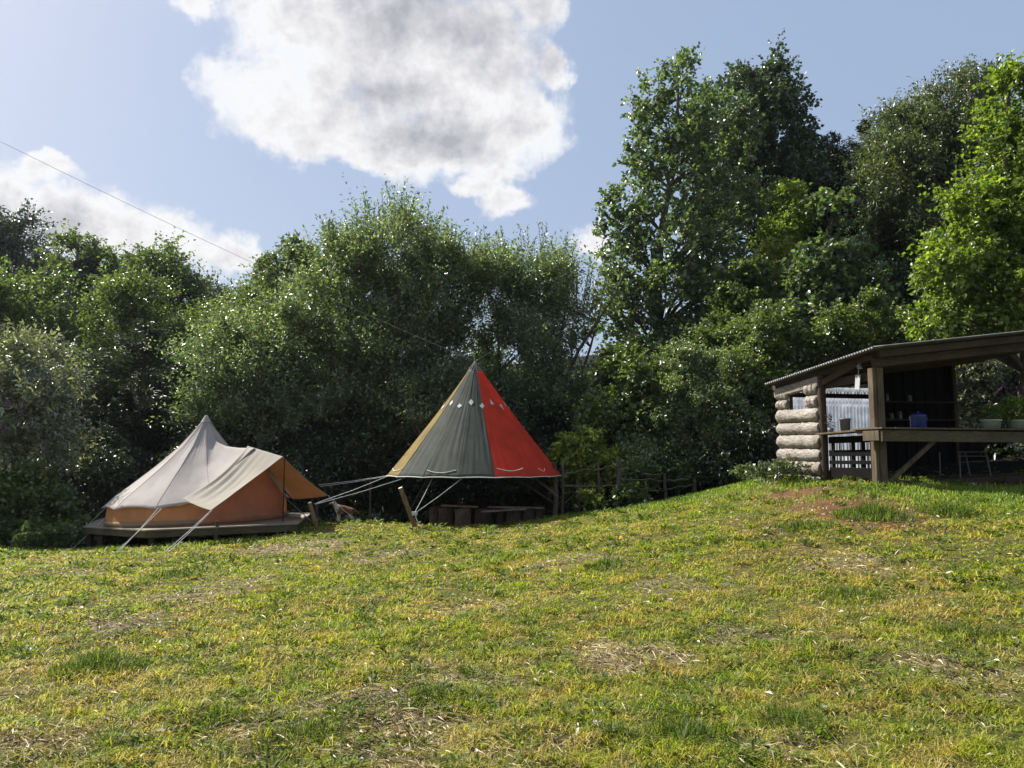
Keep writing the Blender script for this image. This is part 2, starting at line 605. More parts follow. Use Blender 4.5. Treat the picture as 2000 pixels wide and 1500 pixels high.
M = {}
M['ground'] = ground_mat()
M['cream'] = canvas_mat('cream_canvas', (0.47, 0.445, 0.425), 0.38, (0.74, 0.64, 0.54), 0.12)
M['awning'] = canvas_mat('awning_canvas', (0.36, 0.34, 0.29), 0.30, (0.62, 0.33, 0.10), 0.12)
M['sand'] = canvas_mat('sand_canvas', (0.72, 0.47, 0.29), 0.70, (1.0, 0.70, 0.34), 0.12)
M['door'] = canvas_mat('door_canvas', (0.72, 0.43, 0.29), 0.62, (1.0, 0.62, 0.36), 0.18)
M['hem'] = canvas_mat('hem_canvas', (0.26, 0.18, 0.12), 0.1, None, 0.2)
M['seam'] = canvas_mat('seam_canvas', (0.36, 0.32, 0.29), 0.2, None, 0.1)
M['white'] = canvas_mat('white_canvas', (0.62, 0.62, 0.62), 0.3, None, 0.1)
M['yellow'] = canvas_mat('ochre_canvas', (0.24, 0.18, 0.065), 0.28, (0.46, 0.33, 0.08), 0.25)
M['green'] = canvas_mat('green_canvas', (0.075, 0.083, 0.070), 0.25, (0.10, 0.12, 0.08), 0.25)
M['red'] = canvas_mat('red_canvas', (0.66, 0.070, 0.036), 0.45, (1.0, 0.14, 0.05), 0.2)
M['rope'] = plain_mat('white_rope', (0.62, 0.62, 0.60), 0.8, 0.2)
M['wire'] = plain_mat('dark_line', (0.26, 0.26, 0.27), 0.6, 0.3)
M['deck'] = wood_mat('deck_timber', (0.055, 0.045, 0.025), (0.13, 0.11, 0.065), (2, 14, 14))
M['decktop'] = wood_mat('deck_boards_timber', (0.20, 0.18, 0.14), (0.34, 0.31, 0.25), (14, 2, 14))
M['timber'] = wood_mat('weathered_timber', (0.055, 0.040, 0.026), (0.16, 0.125, 0.08), (14, 14, 1.5))
M['beam'] = wood_mat('roof_timber', (0.035, 0.026, 0.017), (0.11, 0.08, 0.05), (3, 14, 14))
M['log'] = wood_mat('peeled_log_wood', (0.12, 0.10, 0.08), (0.50, 0.46, 0.41), (15, 1.6, 15), 0.85, 1.0)
M['logdark'] = wood_mat('dark_post_wood', (0.03, 0.02, 0.013), (0.085, 0.058, 0.038), (14, 14, 2))
M['stake'] = wood_mat('stake_wood', (0.12, 0.075, 0.035), (0.28, 0.19, 0.10), (10, 10, 2))
M['cut'] = plain_mat('cut_wood_end', (0.75, 0.68, 0.55), 0.8, 0.1)
M['stump'] = wood_mat('stump_bark', (0.06, 0.045, 0.033), (0.17, 0.13, 0.10), (6, 6, 3))
M['fence'] = wood_mat('fence_wood', (0.045, 0.038, 0.032), (0.15, 0.13, 0.11), (10, 10, 3))
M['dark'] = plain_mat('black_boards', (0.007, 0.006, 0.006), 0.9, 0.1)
M['bark'] = wood_mat('tree_bark', (0.045, 0.038, 0.030), (0.14, 0.12, 0.10), (8, 8, 2), 0.9, 0.9)
M['zinc'] = plain_mat('corrugated_zinc', (0.17, 0.17, 0.17), 0.6, 0.4, 0.3, 0.5, 3)
M['potgrey'] = plain_mat('grey_pot_glaze', (0.13, 0.13, 0.14), 0.5)
M['blue'] = plain_mat('blue_enamel', (0.018, 0.035, 0.15), 0.25, 0.6)
M['tub'] = plain_mat('pale_green_tub', (0.40, 0.46, 0.34), 0.35, 0.5)
M['steel'] = plain_mat('grey_steel', (0.16, 0.155, 0.15), 0.5, 0.5, 0.4)
M['glass'] = plain_mat('pale_jar', (0.12, 0.13, 0.13), 0.2, 0.6)
M['purple'] = leaf_mat('buddleia_flower', (0.12, 0.05, 0.17), (0.18, 0.08, 0.24), (0.26, 0.13, 0.32), 0.15)


def panel_mat():
    m, nt, out = new_mat('pale_plastic_sheet')
    geo = mk(nt, 'ShaderNodeNewGeometry')
    n = noise_n(nt, geo.outputs['Position'], 5, 5)
    c = ramp_n(nt, n, [(0.3, (0.52, 0.56, 0.62)), (0.7, (0.74, 0.78, 0.85))])
    p = pbsdf(nt, c, 0.4, 0.4)
    t = mk(nt, 'ShaderNodeBsdfTranslucent')
    nt.links.new(c, t.inputs[0])
    mx = mk(nt, 'ShaderNodeMixShader')
    mx.inputs[0].default_value = 0.6
    nt.links.new(p.outputs[0], mx.inputs[1])
    nt.links.new(t.outputs[0], mx.inputs[2])
    nt.links.new(mx.outputs[0], out.inputs[0])
    return m


M['panel'] = panel_mat()
LM = {
    'poplar': leaf_mat('poplar_leaf', (0.045, 0.072, 0.038), (0.070, 0.108, 0.056), (0.15, 0.19, 0.11), 0.40, 0.36, 0.7),
    'poplar_dark': leaf_mat('far_poplar_leaf', (0.030, 0.048, 0.030), (0.042, 0.066, 0.038), (0.07, 0.10, 0.058), 0.28, 0.36, 0.6),
    'willow': leaf_mat('sallow_leaf', (0.052, 0.082, 0.046), (0.092, 0.132, 0.072), (0.21, 0.24, 0.17), 0.38, 0.36, 0.75),
    'willow_green': leaf_mat('bright_sallow_leaf', (0.050, 0.074, 0.030), (0.076, 0.108, 0.044), (0.14, 0.17, 0.075), 0.44, 0.32, 0.6),
    'silver': leaf_mat('silvery_leaf', (0.080, 0.095, 0.070), (0.15, 0.165, 0.13), (0.28, 0.29, 0.25), 0.26, 0.36, 0.8),
    'alder': leaf_mat('alder_leaf', (0.046, 0.072, 0.030), (0.070, 0.104, 0.044), (0.12, 0.155, 0.07), 0.44, 0.38, 0.5),
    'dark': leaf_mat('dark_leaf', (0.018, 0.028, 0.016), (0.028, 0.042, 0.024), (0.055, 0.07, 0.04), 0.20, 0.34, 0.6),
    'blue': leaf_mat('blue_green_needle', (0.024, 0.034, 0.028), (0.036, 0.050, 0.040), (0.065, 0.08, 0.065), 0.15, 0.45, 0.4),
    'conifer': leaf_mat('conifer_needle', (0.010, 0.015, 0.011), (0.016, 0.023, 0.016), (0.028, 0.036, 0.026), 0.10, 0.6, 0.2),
    'ash': leaf_mat('ash_leaf', (0.048, 0.062, 0.036), (0.075, 0.094, 0.052), (0.13, 0.15, 0.09), 0.32, 0.34, 0.6),
    'bright': leaf_mat('bright_leaf', (0.060, 0.095, 0.018), (0.105, 0.155, 0.028), (0.20, 0.25, 0.06), 0.46, 0.36, 0.7),
    'yellow': leaf_mat('yellow_green_leaf', (0.10, 0.13, 0.030), (0.16, 0.19, 0.042), (0.26, 0.28, 0.08), 0.44, 0.32, 0.6),
    'hazel': leaf_mat('hazel_leaf', (0.048, 0.075, 0.024), (0.080, 0.115, 0.036), (0.16, 0.19, 0.08), 0.38, 0.36, 0.75),
    'leafy': leaf_mat('pale_green_leaf', (0.055, 0.080, 0.036), (0.10, 0.135, 0.06), (0.22, 0.25, 0.15), 0.36, 0.36, 0.8),
    'bramble': leaf_mat('bramble_leaf', (0.035, 0.05, 0.024), (0.065, 0.085, 0.04), (0.15, 0.17, 0.10), 0.30, 0.36, 0.75),
}

# ------------------------------------------------------------------ the ground sheet
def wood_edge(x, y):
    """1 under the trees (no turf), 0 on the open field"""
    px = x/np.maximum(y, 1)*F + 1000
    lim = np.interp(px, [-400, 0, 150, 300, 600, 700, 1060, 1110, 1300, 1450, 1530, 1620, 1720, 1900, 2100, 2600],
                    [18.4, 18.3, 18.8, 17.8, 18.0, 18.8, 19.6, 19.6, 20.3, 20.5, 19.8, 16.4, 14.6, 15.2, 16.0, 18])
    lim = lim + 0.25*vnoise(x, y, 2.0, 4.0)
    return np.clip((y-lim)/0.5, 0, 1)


def build_ground():
    xs = grad_axis(-150, 150, -14, 14, 0.08, 1.17)
    ys = grad_axis(-90, 150, 1.5, 21, 0.07, 1.17)
    X, Yy = np.meshgrid(xs, ys)
    Z = ground(X, Yy)
    V = np.stack([X, Yy, Z], -1).reshape(-1, 3)
    nx, ny = len(xs), len(ys)
    i = np.arange(ny-1)[:, None]*nx + np.arange(nx-1)[None, :]
    q = np.stack([i, i+1, i+1+nx, i+nx], -1).reshape(-1, 4)
    me = np_mesh('ground', V, q.ravel(), np.arange(len(q))*4, np.full(len(q), 4), True)
    fx, fy = X.ravel(), Yy.ravel()
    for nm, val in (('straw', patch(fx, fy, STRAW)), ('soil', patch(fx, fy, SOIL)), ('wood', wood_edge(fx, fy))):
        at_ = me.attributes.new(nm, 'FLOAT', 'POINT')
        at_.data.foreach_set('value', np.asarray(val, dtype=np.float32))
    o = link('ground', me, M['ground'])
    tag(o, kind='structure')


build_ground()

# ------------------------------------------------------------------ grass
def blade_cloud(x, y, h, w, lean, name, mat, base_lift=0.0, tilt_flat=None):
    n = len(x)
    z = ground(x, y) + base_lift
    P = np.stack([x, y, z], -1)
    th = rng.uniform(0, 2*np.pi, n)
    S = np.stack([np.cos(th), np.sin(th), np.zeros(n)], -1)
    Ld = np.stack([-np.sin(th), np.cos(th), np.zeros(n)], -1)
    th2 = rng.uniform(0, 2*np.pi, n)
    Ld = norm(Ld + 0.8*np.stack([np.cos(th2), np.sin(th2), np.zeros(n)], -1))
    up = np.array([0, 0, 1.0])
    h = h[:, None]; w = w[:, None]; lean = lean[:, None]
    m = P + up*h*0.55 + Ld*h*lean*0.35
    t = P + up*h*np.maximum(.12, 1.0-0.42*lean) + Ld*h*lean
    V = np.stack([P-S*w*.5, P+S*w*.5, m+S*w*.42, m-S*w*.42, t], axis=1).reshape(-1, 3)
    b = (np.arange(n)*5)[:, None]
    loops = (b + np.array([[0, 1, 2, 3, 3, 2, 4]])).ravel()
    st = (np.arange(n)*7)[:, None] + np.array([[0, 4]])
    tt = np.tile([4, 3], n)
    me = np_mesh(name, V, loops, st.ravel(), tt)
    return link(name, me, mat)


def grass_mat():
    m, nt, out = new_mat('grass_blade')
    geo = mk(nt, 'ShaderNodeNewGeometry')
    pos = geo.outputs['Position']
    rnd = geo.outputs['Random Per Island']
    green = ramp_n(nt, rnd, [(0.0, (0.12, 0.165, 0.014)), (0.4, (0.205, 0.25, 0.020)), (0.85, (0.30, 0.335, 0.032)), (1.0, (0.38, 0.38, 0.10))])
    dry = ramp_n(nt, rnd, [(0.0, (0.17, 0.125, 0.03)), (0.45, (0.33, 0.245, 0.06)), (1.0, (0.50, 0.39, 0.20))])
    n1 = noise_n(nt, pos, 1.6, 8, 0.7, 0.3)
    n3 = noise_n(nt, pos, 0.45, 4, 0.6)
    n7 = noise_n(nt, pos, 6.5, 3, 0.6)
    f = ramp_n(nt, math_n(nt, 'ADD', math_n(nt, 'MULTIPLY', n7, 0.35), math_n(nt, 'ADD', math_n(nt, 'MULTIPLY', n1, 0.38), math_n(nt, 'MULTIPLY', n3, 0.27))), [(0.46, (0, 0, 0)), (0.55, (1, 1, 1))])
    lush = ramp_n(nt, noise_n(nt, pos, 2.4, 5, 0.65), [(0.36, (1.22, 1.10, 0.95)), (0.52, (1, 1, 1)), (0.64, (0.60, 0.78, 0.62))])
    c = mix_n(nt, math_n(nt, 'MULTIPLY', f, 0.85), green, dry)
    c = mix_n(nt, 1.0, c, lush, 'MULTIPLY')
    p = pbsdf(nt, c, 0.5, 0.3)
    t = mk(nt, 'ShaderNodeBsdfTranslucent')
    tc = mix_n(nt, 1.0, c, (1.5, 1.6, 0.7), 'MULTIPLY')
    nt.links.new(tc, t.inputs[0])
    mx = mk(nt, 'ShaderNodeMixShader')
    mx.inputs[0].default_value = 0.45
    nt.links.new(p.outputs[0], mx.inputs[1])
    nt.links.new(t.outputs[0], mx.inputs[2])
    nt.links.new(mx.outputs[0], out.inputs[0])
    return m


M['grass'] = grass_mat()
M['straw'] = leaf_mat('dry_straw', (0.16, 0.12, 0.07), (0.36, 0.29, 0.19), (0.66, 0.58, 0.46), 0.2, 0.5, 0.3, 1.0)
M['deadleaf'] = leaf_mat('dead_leaf', (0.22, 0.17, 0.12), (0.42, 0.37, 0.30), (0.70, 0.67, 0.60), 0.2, 0.5, 0.3, 1.0)
M['weed'] = leaf_mat('dark_tuft_leaf', (0.040, 0.062, 0.012), (0.072, 0.105, 0.018), (0.13, 0.17, 0.035), 0.4, 0.55, 0.25)
M['lush'] = leaf_mat('lush_grass_leaf', (0.085, 0.14, 0.022), (0.14, 0.205, 0.032), (0.23, 0.29, 0.06), 0.45, 0.4, 0.4)


def fan(n, r0, r1, power=1.55, half=0.80):
    a = 1 - power + 1
    u = rng.uniform(0, 1, n)
    r = (r0**a + u*(r1**a - r0**a))**(1/a)
    th = rng.uniform(-half, half, n)
    return r*np.sin(th), r*np.cos(th)


def build_grass():
    x, y = fan(430000, 2.4, 23, 1.75)
    bare = patch(x, y, STRAW)*0.90 + patch(x, y, SOIL)*0.95
    clump = vnoise(x, y, 6.0, 1.0) + 0.8*vnoise(x, y, 17.0, 6.0) + 0.5*vnoise(x, y, 2.1, 9.0)
    keep = (rng.uniform(0, 1, len(x)) > bare) & (rng.uniform(0, 1, len(x)) > wood_edge(x, y)) & (rng.uniform(-1.3, 1.5, len(x)) < clump*1.6+0.25)
    x, y, clump = x[keep], y[keep], clump[keep]
    r = np.hypot(x, y)
    h = (0.022 + 0.030*rng.uniform(0, 1, len(x))**1.6 + 0.022*np.clip(clump, 0, 2)) * (1 + 0.25*np.clip(r/10-1, 0, 2))
    w = 0.0050*np.maximum(1, r/4.2)*rng.uniform(.7, 1.4, len(x))
    # thousands of little tufts stand above the grazed turf
    lean = rng.uniform(.5, 2.2, len(x))
    tx, ty = fan(15000, 2.4, 22, 1.75)
    kk = (rng.uniform(0, 1, len(tx)) > wood_edge(tx, ty)) & (rng.uniform(0, 1, len(tx)) > .8*patch(tx, ty, SOIL)) & (rng.uniform(0, 1, len(tx)) > .93*patch(tx, ty, STRAW)) & (vnoise(tx, ty, 1.9, 6.0) + rng.uniform(-.6, .9, len(tx)) > 0)
    tx, ty = tx[kk], ty[kk]
    K = 26
    tr = rng.uniform(.015, .07, len(tx))*(1+.04*np.hypot(tx, ty)); th_ = .035 + .085*rng.uniform(0, 1, len(tx))**2.0
    gx = np.repeat(tx, K) + rng.normal(0, 1, len(tx)*K)*np.repeat(tr, K)
    gy = np.repeat(ty, K) + rng.normal(0, 1, len(tx)*K)*np.repeat(tr, K)
    gh = np.repeat(th_, K)*rng.uniform(.5, 1.15, len(gx))
    gw = .0060*np.maximum(1, np.hypot(gx, gy)/4.5)*rng.uniform(.7, 1.3, len(gx))
    x = np.concatenate([x, gx]); y = np.concatenate([y, gy]); h = np.concatenate([h*.72, gh*.9]); w = np.concatenate([w, gw])
    lean = np.concatenate([lean, rng.uniform(.3, 1.9, len(gx))])
    o = blade_cloud(x, y, h, w, lean, 'grass', M['grass'])
    tag(o, 'short yellow green turf covering the sloping field', 'grass', kind='stuff')
    # straw lying flat
    n = 190000
    x, y = fan(n, 2.4, 20, 1.8)
    k = rng.uniform(0, 1, n) < (patch(x, y, STRAW)**1.3 + 0.05 + 0.12*patch(x, y, SOIL) + 0.10*np.clip(vnoise(x, y, 1.4, 4.0), 0, 1))
    x, y = x[k], y[k]
    n = len(x)
    P = np.stack([x, y, ground(x, y)+rng.uniform(.004, .03, n)], -1)
    D = rdir(n)*np.array([1, 1, .22])
    N = rdir(n)*.5 + np.array([0, 0, 1])
    r = np.hypot(x, y)
    L = rng.uniform(.03, .13, n)
    me = leaf_mesh('straw', P, D, N, L, 0.0058*np.maximum(1, r/4.5)*rng.uniform(.5, 1.5, n), 0.1, 0.15)
    tag(link('straw', me, M['straw']), 'pale dry straw scattered over worn patches of the turf', 'straw', kind='stuff')
    # broad leaved weeds and dead leaves among the grass
    cx, cy = fan(1500, 2.6, 20, 1.7)
    k = (rng.uniform(0, 1, 1500) > wood_edge(cx, cy)) & (vnoise(cx, cy, .9, 2.0) > -.3)
    cx, cy = cx[k], cy[k]
    K = 34
    sz = rng.uniform(.03, .10, len(cx))*(1+.03*np.hypot(cx, cy))
    a = rng.uniform(0, 2*np.pi, len(cx)*K); q = np.repeat(sz, K)*rng.uniform(.1, 1, len(a))**.7
    x = np.repeat(cx, K)+np.cos(a)*q*1.3; y = np.repeat(cy, K)+np.sin(a)*q
    P = np.stack([x, y, ground(x, y)+rng.uniform(.01, 1, len(x))*np.repeat(sz, K)*.6], -1)
    D = np.stack([np.cos(a), np.sin(a), rng.uniform(.1, 1.3, len(a))], -1)
    N = rdir(len(a))*.5+np.array([0, 0, 1])
    L = rng.uniform(.02, .055, len(a))*np.maximum(1, np.hypot(x, y)/7)
    me = leaf_mesh('weeds', P, D, N, L, L*.38, .2)
    tag(link('weeds', me, M['weed']), 'small dark broad leaved weeds scattered through the turf', 'weeds', kind='stuff')
    x, y = fan(2600, 2.4, 18, 1.75)
    k = (rng.uniform(0, 1, 2600) > wood_edge(x, y)) & (vnoise(x, y, 1.7, 7.0) + rng.uniform(-.5, .8, 2600) > .2)
    x, y = x[k], y[k]; n = len(x)
    P = np.stack([x, y, ground(x, y)+rng.uniform(.015, .05, n)], -1)
    L = rng.uniform(.02, .06, n)*np.maximum(1, np.hypot(x, y)/7)
    me = leaf_mesh('dead_leaves', P, rdir(n)*np.array([1, 1, .4]), rdir(n)*.6+np.array([0, 0, 1]), L, L*.42, .2, .3)
    tag(link('dead_leaves', me, M['deadleaf']), 'pale curled dead leaves lying on the grass', 'leaves', kind='stuff')
    # lusher fringe below the tents and shed bank
    segs = [(0, 1068, 17.6, 900), (150, 1064, 17.4, 700), (420, 1050, 16.4, 500), (1110, 1000, 18.8, 1800), (1250, 975, 19.0, 2200), (1380, 950, 18.8, 2600), (1480, 930, 17.5, 2600),
            (1560, 935, 15.6, 1600), (1900, 955, 13.2, 2600), (1990, 965, 12.5, 2400), (1960, 950, 13.6, 2000), (1720, 950, 13.2, 700)]
    xs, ys = [], []
    for px, py, Y, n in segs:
        p = at(px, py, Y)
        xs.append(p.x + rng.normal(0, .9, n)); ys.append(p.y + rng.normal(0, .45, n))
    x, y = np.concatenate(xs), np.concatenate(ys)
    k = rng.uniform(0, 1, len(x)) > wood_edge(x, y)*.8
    x, y = x[k], y[k]
    n = len(x)
    o = blade_cloud(x, y, rng.uniform(.05, .15, n), np.full(n, .013), rng.uniform(.2, .9, n), 'lush_grass', M['lush'])
    tag(o, 'taller lush green grass along the far edge of the field', 'grass', kind='stuff')


build_grass()


TUFTS = []


def tuft(px, py, Y, rad, h, n, w=.007):
    p = at(px, py, Y)
    a = rng.uniform(0, 2*np.pi, n); rr = rad*1.25*rng.uniform(0, 1, n)**.6
    x = p.x + rr*np.cos(a)*1.2; y = p.y + rr*np.sin(a)
    hh = h*(.35 + .9*np.exp(-(((x-p.x)/rad)**2+((y-p.y)/rad)**2)))*rng.uniform(.5, 1.15, n)
    TUFTS.append((x, y, hh, np.full(n, w), rng.uniform(.2, 1.1, n)))


def field_y(px, py):
    return patch_px(px, py, 10, 10, 1)[1]


for px, py, rad, h, n in [
        (195, 1292, .24, .13, 900),
        (1185, 1100, .22, .10, 260),
        (1665, 1160, .20, .11, 420),
        (1705, 1010, .38, .20, 700),
        (1570, 1030, .30, .12, 350),
        (845, 1350, .16, .09, 350),
        (600, 1420, .20, .09, 500),
        (430, 1385, .12, .08, 250),
        (1340, 1420, .2, .10, 450),
        (1545, 1395, .16, .10, 350),
        (1885, 1230, .22, .09, 350),
        (335, 1118, .3, .09, 260),
        (1210, 1420, .12, .08, 200),
        (1860, 985, .35, .16, 600),
        (1722, 960, .22, .18, 420)]:
    Y = field_y(px, py)
    tuft(px, py, Y, rad, h*1.25, int(n*1.3), w=.006 if Y < 9 else .012)
o = blade_cloud(*[np.concatenate(c) for c in zip(*TUFTS)], 'tall_grass', M['weed'])
tag(o, 'taller dark green tufts of grass standing in the field', 'grass', kind='stuff')

# ------------------------------------------------------------------ trees
def px_blob(px, py, Y, rx, ry, rd=None):
    c = at(px, py, Y)
    return (c.x, c.y, c.z, rx/F*Y, (rd if rd else rx/F*Y*.9), ry/F*Y)


TREE_COUNT = []
STW = []


def crown_points(blobs, leaf_area, cover, rc, shell=0.45, up=0.35, twig=1.35, spread=0.9):
    Ps, Ds, Ns, ends = [], [], [], []
    more = []
    for cx, cy, cz, rx, ry, rz in blobs:
        more.append((cx, cy, cz, rx*.90, ry*.90, rz*.90))
        for _ in range(5):
            u = rdir(1)[0]
            u[2] = abs(u[2])*1.1 - .25
            f = rng.uniform(.30, .52)
            more.append((cx+u[0]*rx*.85, cy+u[1]*ry*.85, cz+u[2]*rz*.85, rx*f, ry*f, rz*f*rng.uniform(.9, 1.3)))
    for cx, cy, cz, rx, ry, rz in more:
        area = math.pi*rx*rz
        nl = int(cover*.62*area/(leaf_area*0.5))
        vol_c = max(7, int(0.62*(4.19*rx*ry*rz)/(rc**3*1.6)))
        nc = min(vol_c, max(8, nl//22))
        c = np.array([cx, cy, cz]); rr = np.array([rx, ry, rz])
        u = rdir(nc)
        fr = shell + (1-shell)*rng.uniform(0, 1, nc)**0.6
        fr *= rng.uniform(.86, 1.10, nc)
        cc = c + u*rr*fr[:, None]
        rcs = rc*rng.uniform(.6, 1.3, nc)
        ntw = max(1, nl//(nc*9))
        # twigs
        C = np.repeat(cc, ntw, 0); U = np.repeat(u, ntw, 0); Rr = np.repeat(rcs, ntw)
        nt_ = len(C)
        base = C + rdir(nt_)*Rr[:, None]*0.55*rng.uniform(0, 1, nt_)[:, None] - U*Rr[:, None]*.2
        td = norm(U*0.55 + np.array([0, 0, up]) + rdir(nt_)*spread)
        tl = Rr*twig*rng.uniform(.5, 1.2, nt_)
        npl = 9
        t = np.tile(np.linspace(.12, 1.0, npl), nt_) + rng.uniform(-.05, .05, nt_*npl)
        B = np.repeat(base, npl, 0); TD = np.repeat(td, npl, 0); TL = np.repeat(tl, npl)
        droop = np.zeros_like(B); droop[:, 2] = -0.18*(t**2)*TL
        P = B + TD*(t*TL)[:, None] + droop + rdir(len(B))*0.03
        D = TD*0.55 + rdir(len(B))*0.85 + np.array([0, 0, -.15])
        N = rdir(len(B))*0.8 + np.array([0, 0, .75])
        Ps.append(P); Ds.append(D); Ns.append(N)
        ends.append(cc)
    return np.concatenate(Ps), np.concatenate(Ds), np.concatenate(Ns), ends


def limb_mesh(root, base, top, blobs, ends, r0, n_limb, stems=1, bend=.3):
    mb = STW[0] if STW else MB()
    base = Vector(base); top = Vector(top)
    rr = random.Random(int(abs(base.x*91+base.y*17)))
    mains = []
    for s in range(stems):
        off = Vector((rr.uniform(-.35, .35), rr.uniform(-.25, .25), 0)) if stems > 1 else Vector((0, 0, 0))
        tp = top + (Vector((rr.uniform(-1, 1), rr.uniform(-.5, .5), rr.uniform(-.4, .1)))*(0.35*(top-base).length if stems > 1 else 0))
        b = base + off
        b.z -= .25
        pts = []
        nseg = 9
        for i in range(nseg+1):
            t = i/nseg
            p = b.lerp(tp, t)
            w = bend*(top-base).length*.08*math.sin(t*math.pi)
            p += Vector((mnoise.noise(Vector((t*2.1, base.x, s)))*w*4, mnoise.noise(Vector((t*2.3, base.y+9, s)))*w*4, 0))
            pts.append(p)
        rads = [r0*(1.25 if i == 0 else 1)*(1-.86*(i/nseg)) for i in range(nseg+1)]
        mb.tube(pts, rads, 8, wob=.3)
        mains.append((pts, rads))
    allc = np.concatenate(ends)
    idx = rng.choice(len(allc), min(n_limb, len(allc)), replace=False)
    for k in idx:
        e = Vector(allc[k])
        pts, rads = rr.choice(mains)
        # leave the stem lower than the clump
        j = 1
        for i in range(1, len(pts)-1):
            if pts[i].z < e.z - .35*(e - pts[i]).length:
                j = i
        a = pts[j]
        mid = a.lerp(e, .5) + Vector((rr.uniform(-.1, .1), rr.uniform(-.1, .1), .08))*(e-a).length
        r = min(rads[j]*.5, .03+.012*(e-a).length)
        mb.tube([a, a.lerp(mid, .5)+Vector((0, 0, .01)), mid, mid.lerp(e, .55), e], [r, r*.8, r*.6, r*.4, r*.15], 5, cap=False)
    return mb.build('trunk', M['bark'], root)


def tree(name, label, cat, blobs, mat, leaf=(.10, .07), cover=4.5, rc=.55, up=.35, shell=.45, trunk_r=.16, limbs=40, stems=1, base=None,
         shoots=0, shoot_len=1.1, group='trees around the field', twig=1.35, spread=.9, fold=.22, top_px=None):
    bl = [px_blob(*b) for b in blobs]
    cx = sum(b[0]*b[3] for b in bl)/sum(b[3] for b in bl)
    cy = sum(b[1]*b[3] for b in bl)/sum(b[3] for b in bl)
    if base:
        bp = at(base[0], 900, base[1])
        cx, cy = bp.x, bp.y
    z0 = gz(cx, cy)
    root = thing(name, (cx, cy, z0), label, cat, group)
    la = leaf[0]*leaf[1]*.5
    P, D, N, ends = crown_points(bl, la, cover, rc, shell, up, twig, spread)
    STW.clear()
    if shoots:
        tb = max(bl, key=lambda b: b[2]+b[5])
        ws = np.array([b[3] for b in bl]); ws = ws/ws.sum()
        SP, SD, SN = [], [], []
        stw = MB(); STW.append(stw)
        for _ in range(shoots):
            b = bl[rng.choice(len(bl), p=ws)]
            ua = rng.uniform(0, 2*np.pi); ur = rng.uniform(0, .92)
            px_, py_ = math.cos(ua)*ur, math.sin(ua)*ur*.8
            z = math.sqrt(max(0, 1-ur*ur))
            s0 = np.array([b[0]+px_*b[3], b[1]+py_*b[4], b[2]+z*b[5]*.9])
            ln = shoot_len*rng.uniform(.4, 1.25)
            d = norm(np.array([px_*.35+rng.normal(0, .1), py_*.35+rng.normal(0, .1), 1.0]))
            k = int(ln/.045)
            t = np.linspace(.05, 1, k)
            P_ = s0 + d*(t*ln)[:, None] + rng.normal(0, .008, (k, 3))
            SP.append(P_)
            SD.append(rdir(k)*.75 + np.array([0, 0, .8])); SN.append(rdir(k))
            stw.tube([s0 - d*.5, s0 + d*ln*.5, s0 + d*ln], [.014, .009, .003], 3, cap=False)
        P = np.concatenate([P]+SP); D = np.concatenate([D]+SD); N = np.concatenate([N]+SN)
    # nothing hangs below the soil
    ok = P[:, 2] > ground(P[:, 0], P[:, 1]) + .03
    P, D, N = P[ok], D[ok], N[ok]
    n = len(P)
    sc = rng.uniform(.55, 1.4, n)
    me = leaf_mesh('crown', P, D, N, leaf[0]*sc, leaf[1]*sc, fold)
    link('crown', me, mat, root)
    hb = max(bl, key=lambda b: b[2]+b[5]*.5)
    top = (hb[0], hb[1], hb[2]+hb[5]*(.55 if top_px is None else top_px))
    limb_mesh(root, (cx, cy, z0), top, bl, ends, trunk_r, limbs, stems)
    TREE_COUNT.append((name, n))
    return root





def conifer(label, px, ptop, Y, width_px, mat, pbase=None, cat='conifer'):
    top = at(px, ptop, Y)
    z0 = gz(top.x, top.y)
    root = thing('conifer_tree', (top.x, top.y, z0), label, cat, 'trees around the field')
    H = top.z - z0
    Wd = width_px/F*Y*.5
    nb = int(H*34)
    P, D, N = [], [], []
    mb = MB()
    mb.tube([(top.x, top.y, z0-.2), (top.x, top.y, z0+H*.5), (top.x, top.y, top.z)], [.22, .13, .015], 8, wob=.2)
    for i in range(nb):
        t = rng.uniform(0, 1)**.8
        if t > .93 and rng.uniform() < .5: continue
        z = top.z - H*t*.85
        L = (0.12 + Wd*min(1, t*2.2)**.9)*rng.uniform(.65, 1.12)
        a = rng.uniform(0, 2*np.pi)
        dd = np.array([math.cos(a), math.sin(a), .12 - .15*t])
        k = max(6, int(L*26))
        s = np.linspace(.08, 1, k)
        side = np.array([-math.sin(a), math.cos(a), 0])
        lat = (rng.uniform(-1, 1, k)*.28*L*(1.15-s))
        pp = np.array([top.x, top.y, z]) + dd*(s*L)[:, None] + side*lat[:, None]
        pp[:, 2] += .22*s**2*L - .18*np.abs(lat) + rng.normal(0, .03, k)
        for rep in range(3):
            P.append(pp + rng.normal(0, .045, pp.shape))
            D.append(dd + side*np.sign(lat)[:, None]*.5 + rdir(k)*.6 + np.array([0, 0, .15]))
            N.append(rdir(k)*.6 + np.array([0, 0, 1]))
        if i % 3 == 0:
            mb.tube([(top.x, top.y, z), tuple(np.array([top.x, top.y, z])+dd*L*.6)], [.03, .01], 4, cap=False)
    P, D, N = map(np.concatenate, (P, D, N))
    sc = rng.uniform(.7, 1.3, len(P))
    link('crown', leaf_mesh('crown', P, D, N, .20*sc, .055*sc, .1), mat, root)
    mb.build('trunk', M['bark'], root)
    TREE_COUNT.append(('conifer', len(P)))


